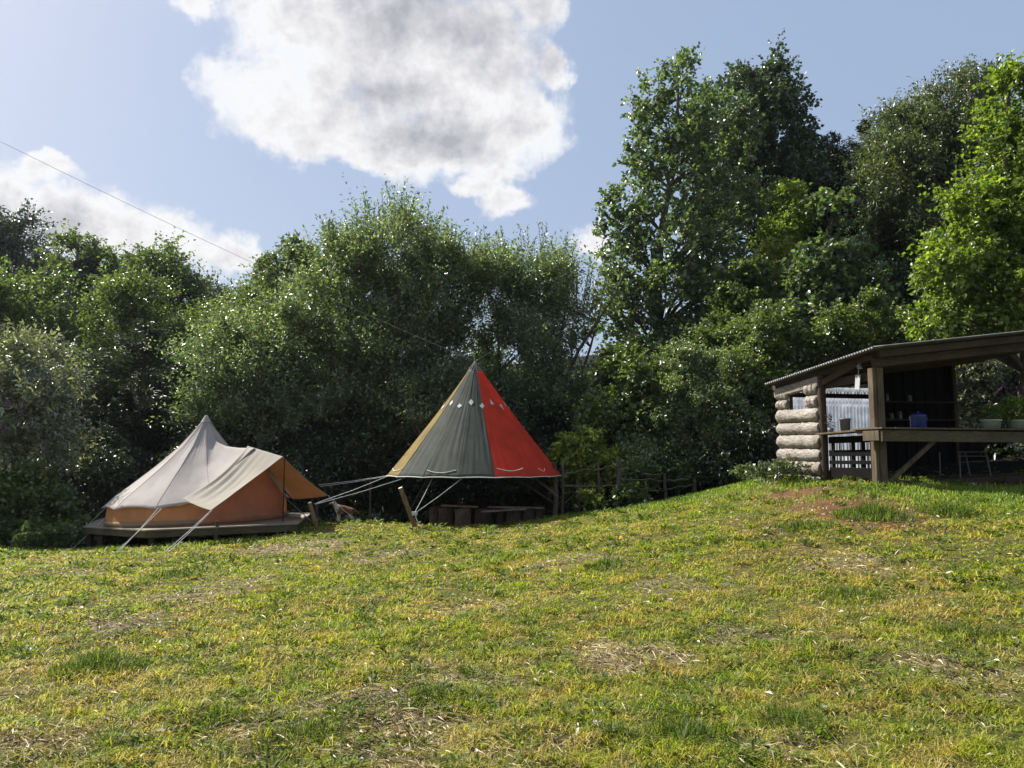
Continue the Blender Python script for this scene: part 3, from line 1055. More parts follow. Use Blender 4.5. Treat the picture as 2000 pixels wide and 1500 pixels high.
# --- left wood, far
FAR = dict(rc=.9, limbs=26, trunk_r=.22)
tree('broadleaf_tree', 'tall dark round tree cut by the left edge of the photo', 'tree', [(-20, 500, 44, 85, 95, 3), (-40, 620, 44, 110, 100, 3)], LM['dark'], (.17, .12), 4.5, **FAR)
tree('broadleaf_tree', 'distant dark crown low between the leftmost tree and the ivy clad tree', 'tree', [(90, 560, 50, 60, 60, 3), (110, 640, 50, 80, 70, 3)], LM['dark'], (.18, .12), 4.5, **FAR)
ivy = tree('broadleaf_tree', 'tree with a flat spreading top on a dark ivy clad trunk at the left', 'tree',
     [(150, 472, 36, 34, 13, 1.2), (205, 508, 36, 28, 18, 1.2), (235, 560, 36, 34, 40, 1.3), (125, 520, 36, 22, 16, 1)],
     LM['alder'], (.15, .11), 5.5, rc=.5, limbs=30, trunk_r=.3, base=(168, 36))
P_, D_, N_, _ = crown_points([px_blob(166, 530, 35.6, 20, 62, .6), px_blob(168, 640, 35.6, 24, 90, .7)], .006, 6, .3)
link('ivy', leaf_mesh('ivy', P_, D_, N_, .12, .10), LM['dark'], ivy)
tree('broadleaf_tree', 'tall domed tree left of the gap of sky above the bell tent', 'tree',
     [(315, 512, 38, 42, 38, 1.7), (290, 570, 38, 60, 60, 2), (362, 600, 38, 48, 60, 1.8), (320, 690, 38, 90, 100, 2.4)], LM['alder'], (.15, .11), 3.6, rc=.6, up=.5, twig=1.8, spread=.7, limbs=40, trunk_r=.28)
tree('broadleaf_tree', 'far round tree low at the foot of the sky gap above the bell tent', 'tree', [(420, 620, 48, 42, 60, 3), (450, 680, 48, 80, 70, 3)], LM['dark'], (.18, .12), 4.5, **FAR)
tree('broadleaf_tree', 'fresh green alder at the left edge above the buddleia', 'tree', [(30, 600, 28, 70, 62, 1.6), (100, 650, 28, 55, 60, 1.5), (20, 690, 28, 90, 60, 1.7)], LM['alder'], (.13, .10), 3.8, rc=.55, up=.6, twig=1.9, spread=.6, limbs=34, trunk_r=.16)
tree('broadleaf_tree', 'light green leafy tree directly behind the dark drooping tree at the left', 'tree', [(270, 620, 31, 75, 60, 1.7), (340, 680, 31, 70, 75, 1.7), (225, 690, 31, 50, 60, 1.5)], LM['willow_green'], (.12, .08), 3.9, rc=.6, up=.6, twig=2.0, spread=.6, limbs=34, trunk_r=.18)
tree('broadleaf_tree', 'green tree spreading under the sky gap to the right of the domed tree', 'tree', [(460, 640, 31, 75, 55, 1.8), (530, 610, 31, 50, 45, 1.6), (430, 720, 31, 90, 70, 2)], LM['willow_green'], (.12, .08), 3.9, rc=.6, up=.6, twig=2.0, spread=.6, limbs=34, trunk_r=.18)
tree('broadleaf_tree', 'small peaked tree right of the sky gap on the shoulder of the big sallow', 'tree', [(583, 500, 29, 30, 28, 1.0), (560, 545, 29, 48, 40, 1.3), (620, 560, 29, 40, 50, 1.3)], LM['willow_green'], (.11, .08), 4.8, rc=.4, limbs=24, trunk_r=.13)
conifer('dark blue green drooping evergreen behind the left of the bell tent', 285, 632, 25.5, 300, LM['blue'], cat='evergreen')
conifer('smaller dark drooping evergreen at the left of its taller neighbour', 215, 760, 24.5, 190, LM['blue'], cat='evergreen')
tree('buddleia_shrub', 'tall silvery leaved buddleia with purple flower spikes at the left edge', 'shrub',
     [(60, 740, 20.5, 85, 62, 1.3), (110, 800, 20, 62, 50, 1.1), (0, 790, 20, 70, 70, 1.2), (40, 870, 20, 90, 60, 1.2)], LM['silver'], (.15, .05), 3.8, rc=.42, up=.5, twig=2.0, spread=.6, limbs=40, trunk_r=.06, stems=4)
tree('bramble_bush', 'low glossy bramble mound at the left edge below the buddleia', 'shrub',
     [(40, 970, 19.2, 85, 62, 1.0), (-20, 1010, 19, 80, 60, 1.0), (95, 1000, 19.4, 52, 48, .8)], LM['hazel'], (.10, .075), 5.0, rc=.32, limbs=30, trunk_r=.03, stems=4)
# --- middle: the great sallows
tree('sallow_tree', 'wide silver leaved sallow behind and above the bell tent', 'tree',
     [(470, 740, 24, 95, 85, 1.8), (550, 690, 24, 90, 90, 1.8), (440, 830, 23.8, 70, 60, 1.4), (600, 800, 24, 100, 90, 1.8), (520, 860, 24, 110, 70, 1.6)], LM['willow'], (.105, .05), 3.9, rc=.5, up=.85, twig=2.3, spread=.55, limbs=70, trunk_r=.13, stems=3, shoots=110, shoot_len=.9)
tree('sallow_tree', 'tallest sallow with upright leafy shoots in the middle of the tree line', 'tree',
     [(770, 530, 25, 110, 95, 2.2), (680, 590, 25, 105, 95, 2.1), (860, 600, 25, 95, 95, 2), (760, 690, 25, 150, 110, 2.4), (700, 800, 25, 120, 110, 2), (830, 810, 25, 120, 110, 2), (760, 910, 25, 140, 70, 1.8)],
     LM['willow'], (.115, .055), 3.1, rc=.55, up=1.0, twig=2.5, spread=.5, limbs=110, trunk_r=.16, stems=4, shoots=230, shoot_len=1.3)
tree('sallow_tree', 'sparser sallow with spiky shoots left of the tall poplar', 'tree',
     [(960, 590, 26, 80, 70, 1.8), (1060, 580, 26, 75, 62, 1.7), (1110, 640, 26, 60, 80, 1.6), (1000, 720, 25.5, 95, 90, 1.9), (1090, 800, 25.5, 80, 90, 1.7), (960, 860, 25, 90, 90, 1.6)],
     LM['willow'], (.115, .055), 2.8, rc=.55, up=1.0, twig=2.5, spread=.5, limbs=80, trunk_r=.13, stems=4, shoots=170, shoot_len=1.3)
# --- right: poplars, conifers, ash
tree('poplar_tree', 'tallest poplar with the highest tip, left of its twin', 'tree',
     [(1325, 138, 28, 32, 50, .9), (1330, 210, 28, 50, 80, 1.2), (1262, 240, 28, 32, 78, .9), (1245, 350, 28, 48, 90, 1.2), (1340, 330, 28, 85, 110, 1.8),
      (1212, 470, 28, 46, 85, 1.2), (1320, 470, 28, 110, 110, 2.1), (1200, 590, 27.5, 50, 90, 1.3), (1310, 610, 27.5, 130, 110, 2.2), (1400, 560, 28, 80, 110, 1.8), (1260, 730, 27, 110, 90, 1.9), (1370, 710, 27, 100, 90, 1.9), (1405, 250, 29.5, 62, 95, 1.5), (1400, 400, 29, 85, 110, 1.9)],
     LM['poplar'], (.14, .13), 1.8, rc=.42, up=.75, limbs=120, trunk_r=.24, shell=.3, base=(1345, 28), twig=1.5)
tree('poplar_tree', 'second poplar with a rounder top standing behind the tallest one', 'tree',
     [(1420, 175, 33, 48, 50, 1.3), (1505, 165, 33, 46, 50, 1.2), (1548, 215, 33, 34, 70, 1.1), (1470, 240, 33, 80, 90, 1.8), (1500, 340, 33, 85, 100, 1.9), (1440, 430, 33, 90, 110, 2), (1430, 300, 33, 80, 110, 1.9), (1560, 320, 33, 55, 80, 1.4)],
     LM['poplar_dark'], (.14, .13), 2.3, rc=.5, up=.7, limbs=60, trunk_r=.24, shell=.35, base=(1480, 33), twig=1.5)
conifer('black green conifer left of the dip in the skyline between poplars and ash', 1560, 232, 37, 170, LM['conifer'])
conifer('dark conifer in the dip in the skyline, leaning right of its neighbour', 1625, 262, 38, 160, LM['conifer'])
conifer('dark conifer whose tip rises just left of the grey green ash', 1697, 232, 39, 170, LM['conifer'])
conifer('broad dark conifer low behind the small bright maple', 1600, 330, 35, 220, LM['conifer'])
tree('ash_tree', 'large grey green ash high on the slope at the right', 'tree',
     [(1770, 250, 27, 62, 55, 1.6), (1860, 215, 27, 70, 60, 1.7), (1720, 350, 27, 62, 70, 1.6), (1800, 350, 27, 90, 85, 2), (1900, 320, 27, 80, 100, 2), (1730, 440, 26.5, 60, 50, 1.4), (1840, 470, 26.5, 90, 70, 1.8)],
     LM['ash'], (.13, .055), 3.4, rc=.5, up=.5, twig=2.0, spread=.6, limbs=80, trunk_r=.2, base=(1790, 26), shoots=30, shoot_len=.7)
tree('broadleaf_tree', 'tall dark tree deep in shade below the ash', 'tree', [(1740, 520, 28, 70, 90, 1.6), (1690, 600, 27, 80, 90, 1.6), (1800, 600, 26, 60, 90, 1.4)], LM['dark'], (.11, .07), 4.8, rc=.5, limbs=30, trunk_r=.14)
tree('maple_tree', 'small bright green maple in front of the dark conifers', 'tree', [(1530, 385, 30, 42, 26, 1.1), (1550, 425, 30, 50, 32, 1.2), (1510, 470, 30, 45, 30, 1.1)], LM['bright'], (.12, .10), 4.4, rc=.34, limbs=24, trunk_r=.10)
tree('maple_tree', 'yellow green young maple under the bright green one', 'tree', [(1520, 500, 28, 42, 24, 1.0), (1490, 545, 28, 50, 30, 1.1), (1550, 550, 28, 40, 40, 1)], LM['yellow'], (.11, .09), 4.0, rc=.34, limbs=24, trunk_r=.09)
tree('poplar_tree', 'young poplar with large glossy leaves above the left end of the shed roof', 'tree',
     [(1625, 420, 24, 40, 42, .9), (1640, 500, 24, 62, 60, 1.2), (1590, 540, 24, 50, 60, 1.1), (1660, 590, 24, 70, 60, 1.3), (1580, 630, 23.5, 70, 70, 1.3)],
     LM['poplar'], (.15, .14), 3.4, rc=.36, up=.6, limbs=40, trunk_r=.10, base=(1625, 24))
tree('birch_tree', 'bright sunlit leafy tree cut by the right edge above the shed', 'tree',
     [(1975, 190, 18.5, 45, 60, .8), (1960, 310, 18.5, 80, 90, 1.2), (1900, 420, 18.5, 70, 70, 1.1), (1990, 430, 18.5, 80, 100, 1.3), (1870, 540, 18.5, 75, 75, 1.2), (1960, 560, 18.5, 90, 80, 1.3), (1850, 620, 18.6, 65, 45, 1.0), (1950, 640, 18.6, 90, 40, 1.1),
      (2060, 300, 18.5, 80, 120, 1.3), (2080, 520, 18.5, 90, 130, 1.3)],
     LM['bright'], (.105, .08), 4.3, rc=.34, up=.45, limbs=90, trunk_r=.14, base=(1990, 18.8), shoots=26, shoot_len=.8)
tree('hazel_bush', 'sunlit hazel bush behind the low end of the shed roof', 'shrub',
     [(1500, 660, 22.5, 60, 60, 1.2), (1570, 690, 22.5, 80, 55, 1.3), (1470, 740, 22.3, 70, 60, 1.2), (1690, 640, 22, 80, 50, 1.3), (1760, 660, 21.5, 70, 45, 1.2), (1540, 780, 22.2, 70, 55, 1.2)],
     LM['hazel'], (.10, .075), 4.8, rc=.36, limbs=50, trunk_r=.06, stems=4)
tree('broadleaf_tree', 'mid green tree filling the slope between poplar and hazel', 'tree', [(1470, 600, 25.5, 80, 80, 1.5), (1420, 690, 25, 80, 80, 1.5), (1380, 800, 24.5, 90, 70, 1.5)], LM['alder'], (.11, .09), 4.6, rc=.45, limbs=40, trunk_r=.12)
tree('sallow_bush', 'grey green sallow bush hanging over the fence', 'shrub',
     [(1330, 730, 22.4, 60, 55, 1.1), (1410, 740, 22.4, 60, 50, 1.1), (1340, 790, 22, 75, 60, 1.2), (1420, 800, 22, 75, 60, 1.2), (1290, 870, 21.6, 70, 60, 1.0), (1370, 870, 21.6, 75, 52, 1.0), (1440, 860, 21.8, 55, 45, .9), (1240, 900, 21.4, 50, 55, .8)],
     LM['leafy'], (.085, .042), 4.8, rc=.32, limbs=50, trunk_r=.05, stems=4)
tree('hazel_bush', 'leafy green bush rising right of the striped canopy', 'shrub',
     [(1230, 740, 22.5, 60, 70, 1.1), (1200, 820, 22, 65, 60, 1.1), (1290, 780, 22.4, 60, 55, 1.0)], LM['hazel'], (.11, .085), 4.8, rc=.34, limbs=36, trunk_r=.05, stems=3)
tree('bramble_bush', 'yellow green leafy bush growing through the fence by the canopy', 'shrub',
     [(1135, 880, 20.7, 42, 50, .6), (1170, 925, 20.6, 48, 42, .6), (1125, 940, 20.6, 35, 40, .5)], LM['yellow'], (.11, .085), 4.2, rc=.22, limbs=30, trunk_r=.025, stems=4)
tree('bramble_bush', 'dark shaded bush left of the log wall of the shed', 'shrub', [(1470, 880, 20.8, 55, 45, .8), (1400, 920, 20.7, 50, 32, .6)], LM['dark'], (.09, .06), 4.5, rc=.3, limbs=20, trunk_r=.03, stems=3)
tree('buddleia_shrub', 'buddleia with purple spikes behind the open right end of the shed', 'shrub',
     [(1925, 740, 20.5, 60, 60, .8), (2000, 760, 20.5, 70, 70, .9), (1950, 830, 20.5, 80, 60, .9), (1900, 810, 20.5, 50, 60, .8)], LM['silver'], (.14, .05), 4.6, rc=.32, limbs=30, trunk_r=.05, stems=4)
tree('bramble_bush', 'weedy nettle clump at the foot of the log wall', 'shrub', [(1545, 915, 16.0, 42, 14, .35), (1500, 925, 16.8, 32, 14, .35)], LM['bramble'], (.07, .05), 3.6, rc=.14, limbs=14, trunk_r=.01, stems=3)
for px, py, Y, rx, ry, mt, lab in [(1245, 925, 20.3, 40, 42, 'leafy', 'pale leafy bush pressing through the fence right of its tallest post'),
                                   (1325, 925, 20.8, 45, 36, 'hazel', 'green bush behind the fence rails halfway to the shed'),
                                   (1395, 912, 21.0, 48, 34, 'leafy', 'pale leafy bush behind the last fence post'),
                                   (1155, 975, 19.5, 26, 16, 'yellow', 'low yellow green weeds at the foot of the first fence bay'),
                                   (1235, 968, 19.5, 40, 14, 'hazel', 'low green weeds at the foot of the tallest fence post'),
                                   (1480, 930, 19.0, 45, 14, 'bramble', 'low weeds on the crest between fence and shed'),
                                   (60, 1045, 18.2, 80, 20, 'hazel', 'low leafy weeds at the left edge where the field meets the bushes')]:
    tree('bramble_bush', lab, 'shrub', [(px, py, Y, rx, ry, rx/F*Y*.6)], LM[mt], (.085, .065), 4.4, rc=.2, limbs=12, trunk_r=.015, stems=3)
# understorey behind tents, fence and shed; dark leaf colour stands in for shade
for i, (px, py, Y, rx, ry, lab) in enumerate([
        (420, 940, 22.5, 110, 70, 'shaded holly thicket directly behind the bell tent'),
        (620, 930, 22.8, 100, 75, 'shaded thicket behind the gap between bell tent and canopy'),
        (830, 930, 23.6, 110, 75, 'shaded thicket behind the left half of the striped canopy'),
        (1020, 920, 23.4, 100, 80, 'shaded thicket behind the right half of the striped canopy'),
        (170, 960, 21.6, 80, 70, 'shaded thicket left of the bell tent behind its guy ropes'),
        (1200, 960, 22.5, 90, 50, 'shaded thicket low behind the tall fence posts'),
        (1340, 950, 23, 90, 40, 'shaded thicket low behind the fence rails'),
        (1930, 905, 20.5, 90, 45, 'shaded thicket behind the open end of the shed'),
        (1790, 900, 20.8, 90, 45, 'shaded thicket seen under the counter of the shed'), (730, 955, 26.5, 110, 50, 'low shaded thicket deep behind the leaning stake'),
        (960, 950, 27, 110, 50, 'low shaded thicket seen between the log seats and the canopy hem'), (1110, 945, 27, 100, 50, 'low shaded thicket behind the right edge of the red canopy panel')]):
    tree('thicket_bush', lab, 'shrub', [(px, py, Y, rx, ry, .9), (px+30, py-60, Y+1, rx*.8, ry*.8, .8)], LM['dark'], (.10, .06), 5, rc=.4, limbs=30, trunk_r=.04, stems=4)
# woodland on the hill behind everything
for i, (px, py, Y, rx, ry, lab) in enumerate([
        (120, 760, 42, 150, 120, 'far woodland tree glimpsed left of the drooping evergreen'),
        (600, 700, 38, 130, 130, 'far woodland tree behind the silver sallow'),
        (830, 800, 38, 130, 110, 'far woodland tree behind the striped canopy'),
        (1050, 830, 36, 120, 100, 'far woodland tree behind the sparse sallow'),
        (1250, 820, 36, 130, 120, 'far woodland tree behind the foot of the tall poplar'),
        (1480, 720, 33, 140, 120, 'far woodland tree behind the hazel bushes'),
        (1700, 480, 37, 150, 140, 'far woodland tree behind the ash on the slope'),
        (1900, 520, 30, 150, 160, 'far woodland tree behind the sunlit birch')]):
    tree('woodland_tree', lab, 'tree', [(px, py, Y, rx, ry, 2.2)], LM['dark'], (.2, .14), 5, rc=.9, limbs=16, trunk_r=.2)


def build_undergrowth():
    n = 150000
    x = rng.uniform(-24, 24, n); y = rng.uniform(14, 36, n)
    we = wood_edge(x, y)
    q = np.array([x-SHX, y-SHY]).T
    a = q @ np.array([SU2[0], SU2[1]]); b = q @ np.array([SU2[1]*-1, SU2[0]])
    inshed = (a > -.4) & (a < 3.3) & (np.abs(b) < 5.2) & (x > SHX-1)
    px = x/y*F+1000
    can = (((px > 840) & (px < 1060) & (y < 24.5))) | (np.hypot(x-at(928, 900, 20).x, y-20) < 2.6) | (np.hypot(x+7.7, y-19) < 3.0) | ((px > 620) & (px < 830) & (y < 20.6))
    k = (we > .6) & ~inshed & ~can & (vnoise(x, y, 1.5, 3.0) + rng.uniform(-.4, 1.2, n) > .0)
    x, y = x[k], y[k]; n = len(x)
    hh = .10 + .22*np.clip(vnoise(x, y, 1.1, 8.0)+.5, 0, 1.4)
    P = np.stack([x, y, ground(x, y) + hh*rng.uniform(0, 1, n)**.6], -1)
    me = leaf_mesh('undergrowth', P, rdir(n)+np.array([0, 0, .3]), rdir(n)*.7+np.array([0, 0, .8]), rng.uniform(.08, .2, n), .09, .2)
    tag(link('undergrowth', me, LM['dark']), 'dark leafy undergrowth on the shaded woodland floor', 'undergrowth', kind='stuff')


_a = at(1716, 900, 14.0); _b = at(1522, 900, 17.05)
SHX, SHY = _a.x, _a.y
SU2 = ((_b.x-_a.x)/math.hypot(_b.x-_a.x, _b.y-_a.y), (_b.y-_a.y)/math.hypot(_b.x-_a.x, _b.y-_a.y))
build_undergrowth()


def spikes(spots, label):
    for i, (px, py, Y) in enumerate(spots):
        p = at(px, py, Y)
        n = 160
        t = rng.uniform(0, 1, n)
        d = norm(np.array([rng.uniform(-.6, .6), -.4, .5]))
        P = np.array(p) + d*(t*.22)[:, None] + rdir(n)*(.026*(1.1-t))[:, None]
        o = link('flower_spike', leaf_mesh('flower_spike', P, rdir(n), rdir(n), .03, .025), M['purple'])
        tag(o, label[i], 'flower', 'purple buddleia flowers')


spikes([(20, 792, 18.7), (42, 808, 18.7), (12, 848, 18.7)],
       ['upper left purple buddleia spike at the left edge', 'purple buddleia spike at the left edge, nearest the middle of its bush', 'lowest purple buddleia spike at the left edge'])
spikes([(1948, 765, 19.4), (1965, 758, 19.4), (1985, 770, 19.4), (1972, 680, 18.0)],
       ['purple spike behind the shed counter, left of its neighbours', 'purple spike behind the shed counter, highest of the three', 'purple spike behind the shed counter, nearest the right edge', 'purple spike hanging just under the shed roof end'])

# ------------------------------------------------------------------ bell tent
TC = at(395, 900, 19.0)
TCX, TCY = TC.x, TC.y
TR = 2.03
SH = 0.035                      # the whole pitch leans with the slope


def tz(x, z):
    return z + SH*(x-TCX)


APX = at(403, 815, 19.0)
_rt = [0, .05, .20, .56, 1.07, 1.55, 1.95, 2.15]
_zt = [2.50, 2.43, 2.21, 1.76, 1.28, .88, .56, .36]


def roof_z(r):
    return float(np.interp(r, _rt, _zt)) + .04


DD = Vector((.80, -.60, 0))      # the way the tent door faces
DQ = Vector((.60, .80, 0))


def roof_h(x, y, r):
    """roof height with the raised ridge that runs out over the doorway"""
    z = roof_z(r)
    p = Vector((x-TCX, y-TCY, 0))
    s_, l_ = p.dot(DD), abs(p.dot(DQ))
    if s_ > 0:
        zr = float(np.interp(s_, [0, .3, .6, 1.0, 1.5, 2.2], [2.35, 2.05, 1.88, 1.78, 1.72, 1.66])) - 1.02*l_**.95
        k = .12
        m = max(z, zr)
        z = m + k*math.exp(-abs(z-zr)/k)*.35*min(1, s_*2)
    return z


def build_bell_tent():
    root = thing('bell_tent', (TCX, TCY, .02), 'cream cotton bell tent with orange walls on a low wooden platform', 'tent')
    NA, NR = 216, 30
    rows = []
    for i in range(NR+1):
        t = i/NR
        r = 2.15*t**1.1
        row = []
        for k in range(NA):
            a = 2*math.pi*k/NA
            seg = abs(math.sin(a*6+.4))              # 12 guyed corners
            rr_ = r*(1 - .035*seg*t)
            sag = -.05*seg*math.sin(math.pi*min(1, t*1.02)) - .06*t*t*seg*0 + .05*(seg)*t**6
            crease = .012*math.sin(a*48+3*math.sin(a*5))*max(0, .5-t)*2 + .006*mnoise.noise(Vector((a*9, t*5, 1)))
            cx = TCX + (APX.x-TCX)*(1-t)**2
            x = cx + rr_*math.cos(a)
            y = TCY + rr_*math.sin(a)
            row.append((x, y, tz(x, roof_h(x, y, r)+sag*1.0+crease)))
        rows.append(row)
    sheet('roof', rows, M['cream'], root, .006, closed=True)
    for k in range(12):
        a = (k*math.pi-.4)/6
        pts = []
        for i in range(2, 31):
            row = rows[i]
            q_ = Vector(row[int(round(a/(2*math.pi)*NA)) % NA])
            pts.append(q_+Vector((0, 0, .004)))
        mb = MB(); mb.tube(pts, .007, 5)
        mb.build('seam', M['seam'], root)
    # pole cap at the peak
    mb = MB()
    mb.tube([(APX.x, APX.y, tz(APX.x, 2.38)), (APX.x, APX.y, tz(APX.x, 2.56))], [.13, .03], 14)
    mb.build('peak_cap', M['cream'], root)
    # valance + wall
    rows = []
    for i in range(7):
        t = i/6
        row = []
        for k in range(NA):
            a = 2*math.pi*k/NA
            r = TR - .04*abs(math.sin(a*6+.4)) + .015*math.sin(a*60)*math.sin(math.pi*t) + .02*t
            x = TCX + r*math.cos(a)
            y = TCY + r*math.sin(a)
            row.append((x, y, tz(x, .02 + (roof_h(x, y, 2.10)-.03)*(1-t))))
        rows.append(row)
    sheet('wall', rows, M['sand'], root, .004, closed=True)
    rows = []
    for z, dr in ((.02, .05), (.13, .045)):
        rows.append([(TCX+(TR+dr)*math.cos(2*math.pi*k/NA), TCY+(TR+dr)*math.sin(2*math.pi*k/NA), tz(TCX+TR*math.cos(2*math.pi*k/NA), z)) for k in range(NA)])
    sheet('skirt', rows, M['hem'], root, .004, closed=True)
    # the door canvas fills the raised gable
    d, q = DD, DQ
    C = Vector((TCX, TCY, 0))

    def W(p):
        return Vector((p.x, p.y, tz(p.x, p.z)))
    ac = math.atan2(d.y, d.x)
    rows = []
    for i in range(13):
        t = i/12
        row = []
        for j in range(41):
            a = ac + R(34)*(j/20-1)
            r = TR + .035 + .10*t*math.cos((j/20-1)*1.5) + .006*math.sin(j*1.3+i*.3)
            x, y = TCX + r*math.cos(a), TCY + r*math.sin(a)
            row.append(Vector((x, y, tz(x, .03 + (roof_h(x, y, 2.08)-.05)*(1-t)))))
        rows.append(row)
    door = sheet('door', rows, M['door'], root, .004)
    mb = MB()
    mb.tube([rows[i][20]+d*.03 for i in range(1, 13)], .018, 5)
    mb.build('zip', M['hem'], door)
    mb = MB()
    mb.tube([rows[11][j]+d*.03 for j in range(3, 38)], .022, 5)
    mb.build('hem_band', M['hem'], door)
    g = rows[6][4] + d*.05
    mb = MB()
    mb.add([g, g+q*.07, g+q*.075+Vector((0, 0, -.15)), g+q*.02+Vector((0, 0, -.16)), g+q*.03+Vector((0, 0, -.04)), g+Vector((0, 0, -.04))], [(0, 1, 2, 3, 4, 5)])
    tg = mb.build('strap_tag', M['white'], door)
    md = tg.modifiers.new('t', 'SOLIDIFY'); md.thickness = .004
    ap = rows[0][20]; br = rows[12][40]
    # white inner flap tied back on the right
    mb = MB()
    a1 = ap.lerp(br, .30) + d*.10; a2 = ap.lerp(br, .62) + d*.20 + q*.12; a3 = ap.lerp(br, .60) + d*.05 + q*.42
    mb.add([a1, a2, a3], [(0, 1, 2)])
    fl = mb.build('flap', M['white'], root)
    md = fl.modifiers.new('t', 'SOLIDIFY'); md.thickness = .004
    mb = MB()
    mb.tube([W(C + Vector((APX.x-TCX, 0, .03))), W(C+Vector((APX.x-TCX, 0, 2.4)))], .025, 8)
    mb.build('centre_pole', M['steel'], root)
    # guy ropes of the tent itself
    for (p, gpx) in [((205, 993, 19.1), (130, 1040, 20.0)), ((214, 1003, 18.4), (138, 1044, 18.2)), ((310, 992, 16.75), (232, 1058, 15.9)), ((316, 993, 16.72), (226, 1063, 15.75))]:
        mb = MB()
        p0 = at(*p); g0 = at(*gpx); g0.z = gz(g0.x, g0.y) + .01
        mb.tube([p0, p0.lerp(g0, .5)+Vector((0, 0, -.015)), g0], .0065, 6)
        mb.build('guy_rope', M['rope'], root)
    return root


build_bell_tent()


def build_platform():
    root = thing('tent_platform', (TCX, TCY, -.2), 'low timber platform carrying the bell tent', 'platform')
    # boards are laid along the view; the deck is an octagon-ish rectangle
    a = at(163, 1024, 18.2); b = at(262, 1032, 16.5); c = at(585, 1022, 16.9); e = at(610, 1010, 20.5); f = at(200, 1015, 21.5)
    poly = [(a.x, a.y), (b.x+.3, b.y-.1), (c.x, c.y-.1), (e.x, e.y), (f.x, f.y)]
    def zz(x): return tz(x, 0.0)
    n = len(poly)
    top = [(x, y, zz(x)) for x, y in poly]
    mb = MB()
    mb.add(top + [(x, y, z-.03) for x, y, z in top], [tuple(range(n)), tuple(range(n, 2*n))[::-1]] + [(i, i+n, (i+1) % n+n, (i+1) % n) for i in range(n)])
    mb.build('deck_boards', M['decktop'], root)
    for i in (4, 0, 1, 2):
        p, q_ = Vector(top[i]), Vector(top[(i+1) % n])
        ctr = Vector((TCX, TCY, p.z))
        inw = (ctr - (p+q_)/2); inw.z = 0; inw.normalize()
        mb = MB()
        mb.beam(p+inw*.05+Vector((0, 0, -.105)), q_+inw*.05+Vector((0, 0, -.105)), .05, .14)
        mb.build('side_beam', M['deck'], root)
    for px, Y in ((178, 18.4), (200, 18.0), (300, 16.7), (345, 16.75), (425, 16.75), (500, 16.8), (560, 17.0), (215, 20.5), (520, 20)):
        p = at(px, 1000, Y)
        g = gz(p.x, p.y)
        mb = MB()
        mb.beam((p.x, p.y, g-.12), (p.x, p.y, zz(p.x)-.04), .12, .12, up=(0, 1, 0))
        mb.build('leg', M['logdark'], root)
    mb = MB()
    p = at(425, 1000, 16.62); p.z = 0
    mb.beam((p.x, p.y, gz(p.x, p.y)-.1), (p.x, p.y, zz(p.x)+.12), .06, .06, up=(0, 1, 0))
    mb.build('marker_peg', M['deck'], root)


build_platform()


def build_awning():
    A, B = at(484, 871, 17.95), at(553, 892, 17.17)
    Cc, D = at(412, 997, 15.7), at(356, 974, 16.55)
    E, Fp = at(641, 968, 18.3), at(572, 975, 19.1)
    root = thing('awning', (B.x, B.y, gz(B.x, B.y)), 'faded cream tarpaulin awning stretched over the doorway of the bell tent', 'awning')
    def wing(T0, T1, L1, L0, sag, bow, n=28, crease=.012):
        rows = []
        for i in range(n+1):
            t = i/n                      # along ridge from T0 to T1
            row = []
            for j in range(n+1):
                s = j/n                  # down the wing
                p = T0.lerp(T1, t).lerp(L0.lerp(L1, t), s)
                p.z -= sag*math.sin(math.pi*s)*(.5+.5*math.sin(math.pi*t)) + .02*math.sin(math.pi*t)*s
                edge = (t-.5)*2
                axis = (T1-T0).normalized()
                p -= axis*edge*bow*math.sin(math.pi*s)
                # strain folds fan out from the back of the ridge
                w = crease*math.sin(t*34+2.2*math.sin(s*3+t*3))*math.sin(math.pi*min(1, s*1.0+.05))*max(0, 1-t*1.15)
                p.z += w + .006*mnoise.noise(Vector((t*6, s*6, 2)))
                row.append(p)
            rows.append(row)
        return rows
    sheet('left_wing_canvas', wing(A, B, Cc, D, .17, .13, 44, .022), M['awning'], root, .004)
    sheet('right_wing_canvas', wing(A, B, E, Fp, .06, .06), M['awning'], root, .004)
    mb = MB()
    mb.tube([(B.x+.02, B.y+.05, gz(B.x, B.y)), (B.x+.02, B.y+.05, B.z-.01)], .014, 8)
    mb.build('pole', M['logdark'], root)
    for p0, g in [(Cc, (322, 1054, 14.9)), (Cc+Vector((.02, .01, 0)), (328, 1055, 14.85)), (E, (700, 1010, 19.0))]:
        g0 = at(*g); g0.z = gz(g0.x, g0.y)+.01
        mb = MB(); mb.tube([p0, p0.lerp(g0, .5)+Vector((0, 0, -.015)), g0], .006, 6)
        mb.build('guy_rope', M['rope'], root)
    p0 = at(560, 975, 18.6); g0 = at(608, 1018, 17.8)
    mb = MB(); mb.tube([p0, g0], .010, 6); mb.build('guy_rope', M['wire'], root)


build_awning()

# ------------------------------------------------------------------ striped canopy
KA = at(928, 705, 20.0)
KR = 169/F*20.0
KZ = at(928, 929, 20.0).z
KH = KA.z - KZ


def kpt(phi, t, out=0.0):
    """phi in degrees, 0 = towards the camera, + = right; t 0 at apex, 1 at the hem"""
    a = R(phi)
    r = KR*(t**1.03) + out
    seam = ((phi+7.5) % 22.5)/22.5
    belly = math.sin(math.pi*seam)
    r *= 1 - .012*belly*t
    z = KA.z - KH*t - .04*math.sin(math.pi*t) + .012*belly*(t**8)
    return Vector((KA.x + r*math.sin(a), KA.y - r*math.cos(a), z))


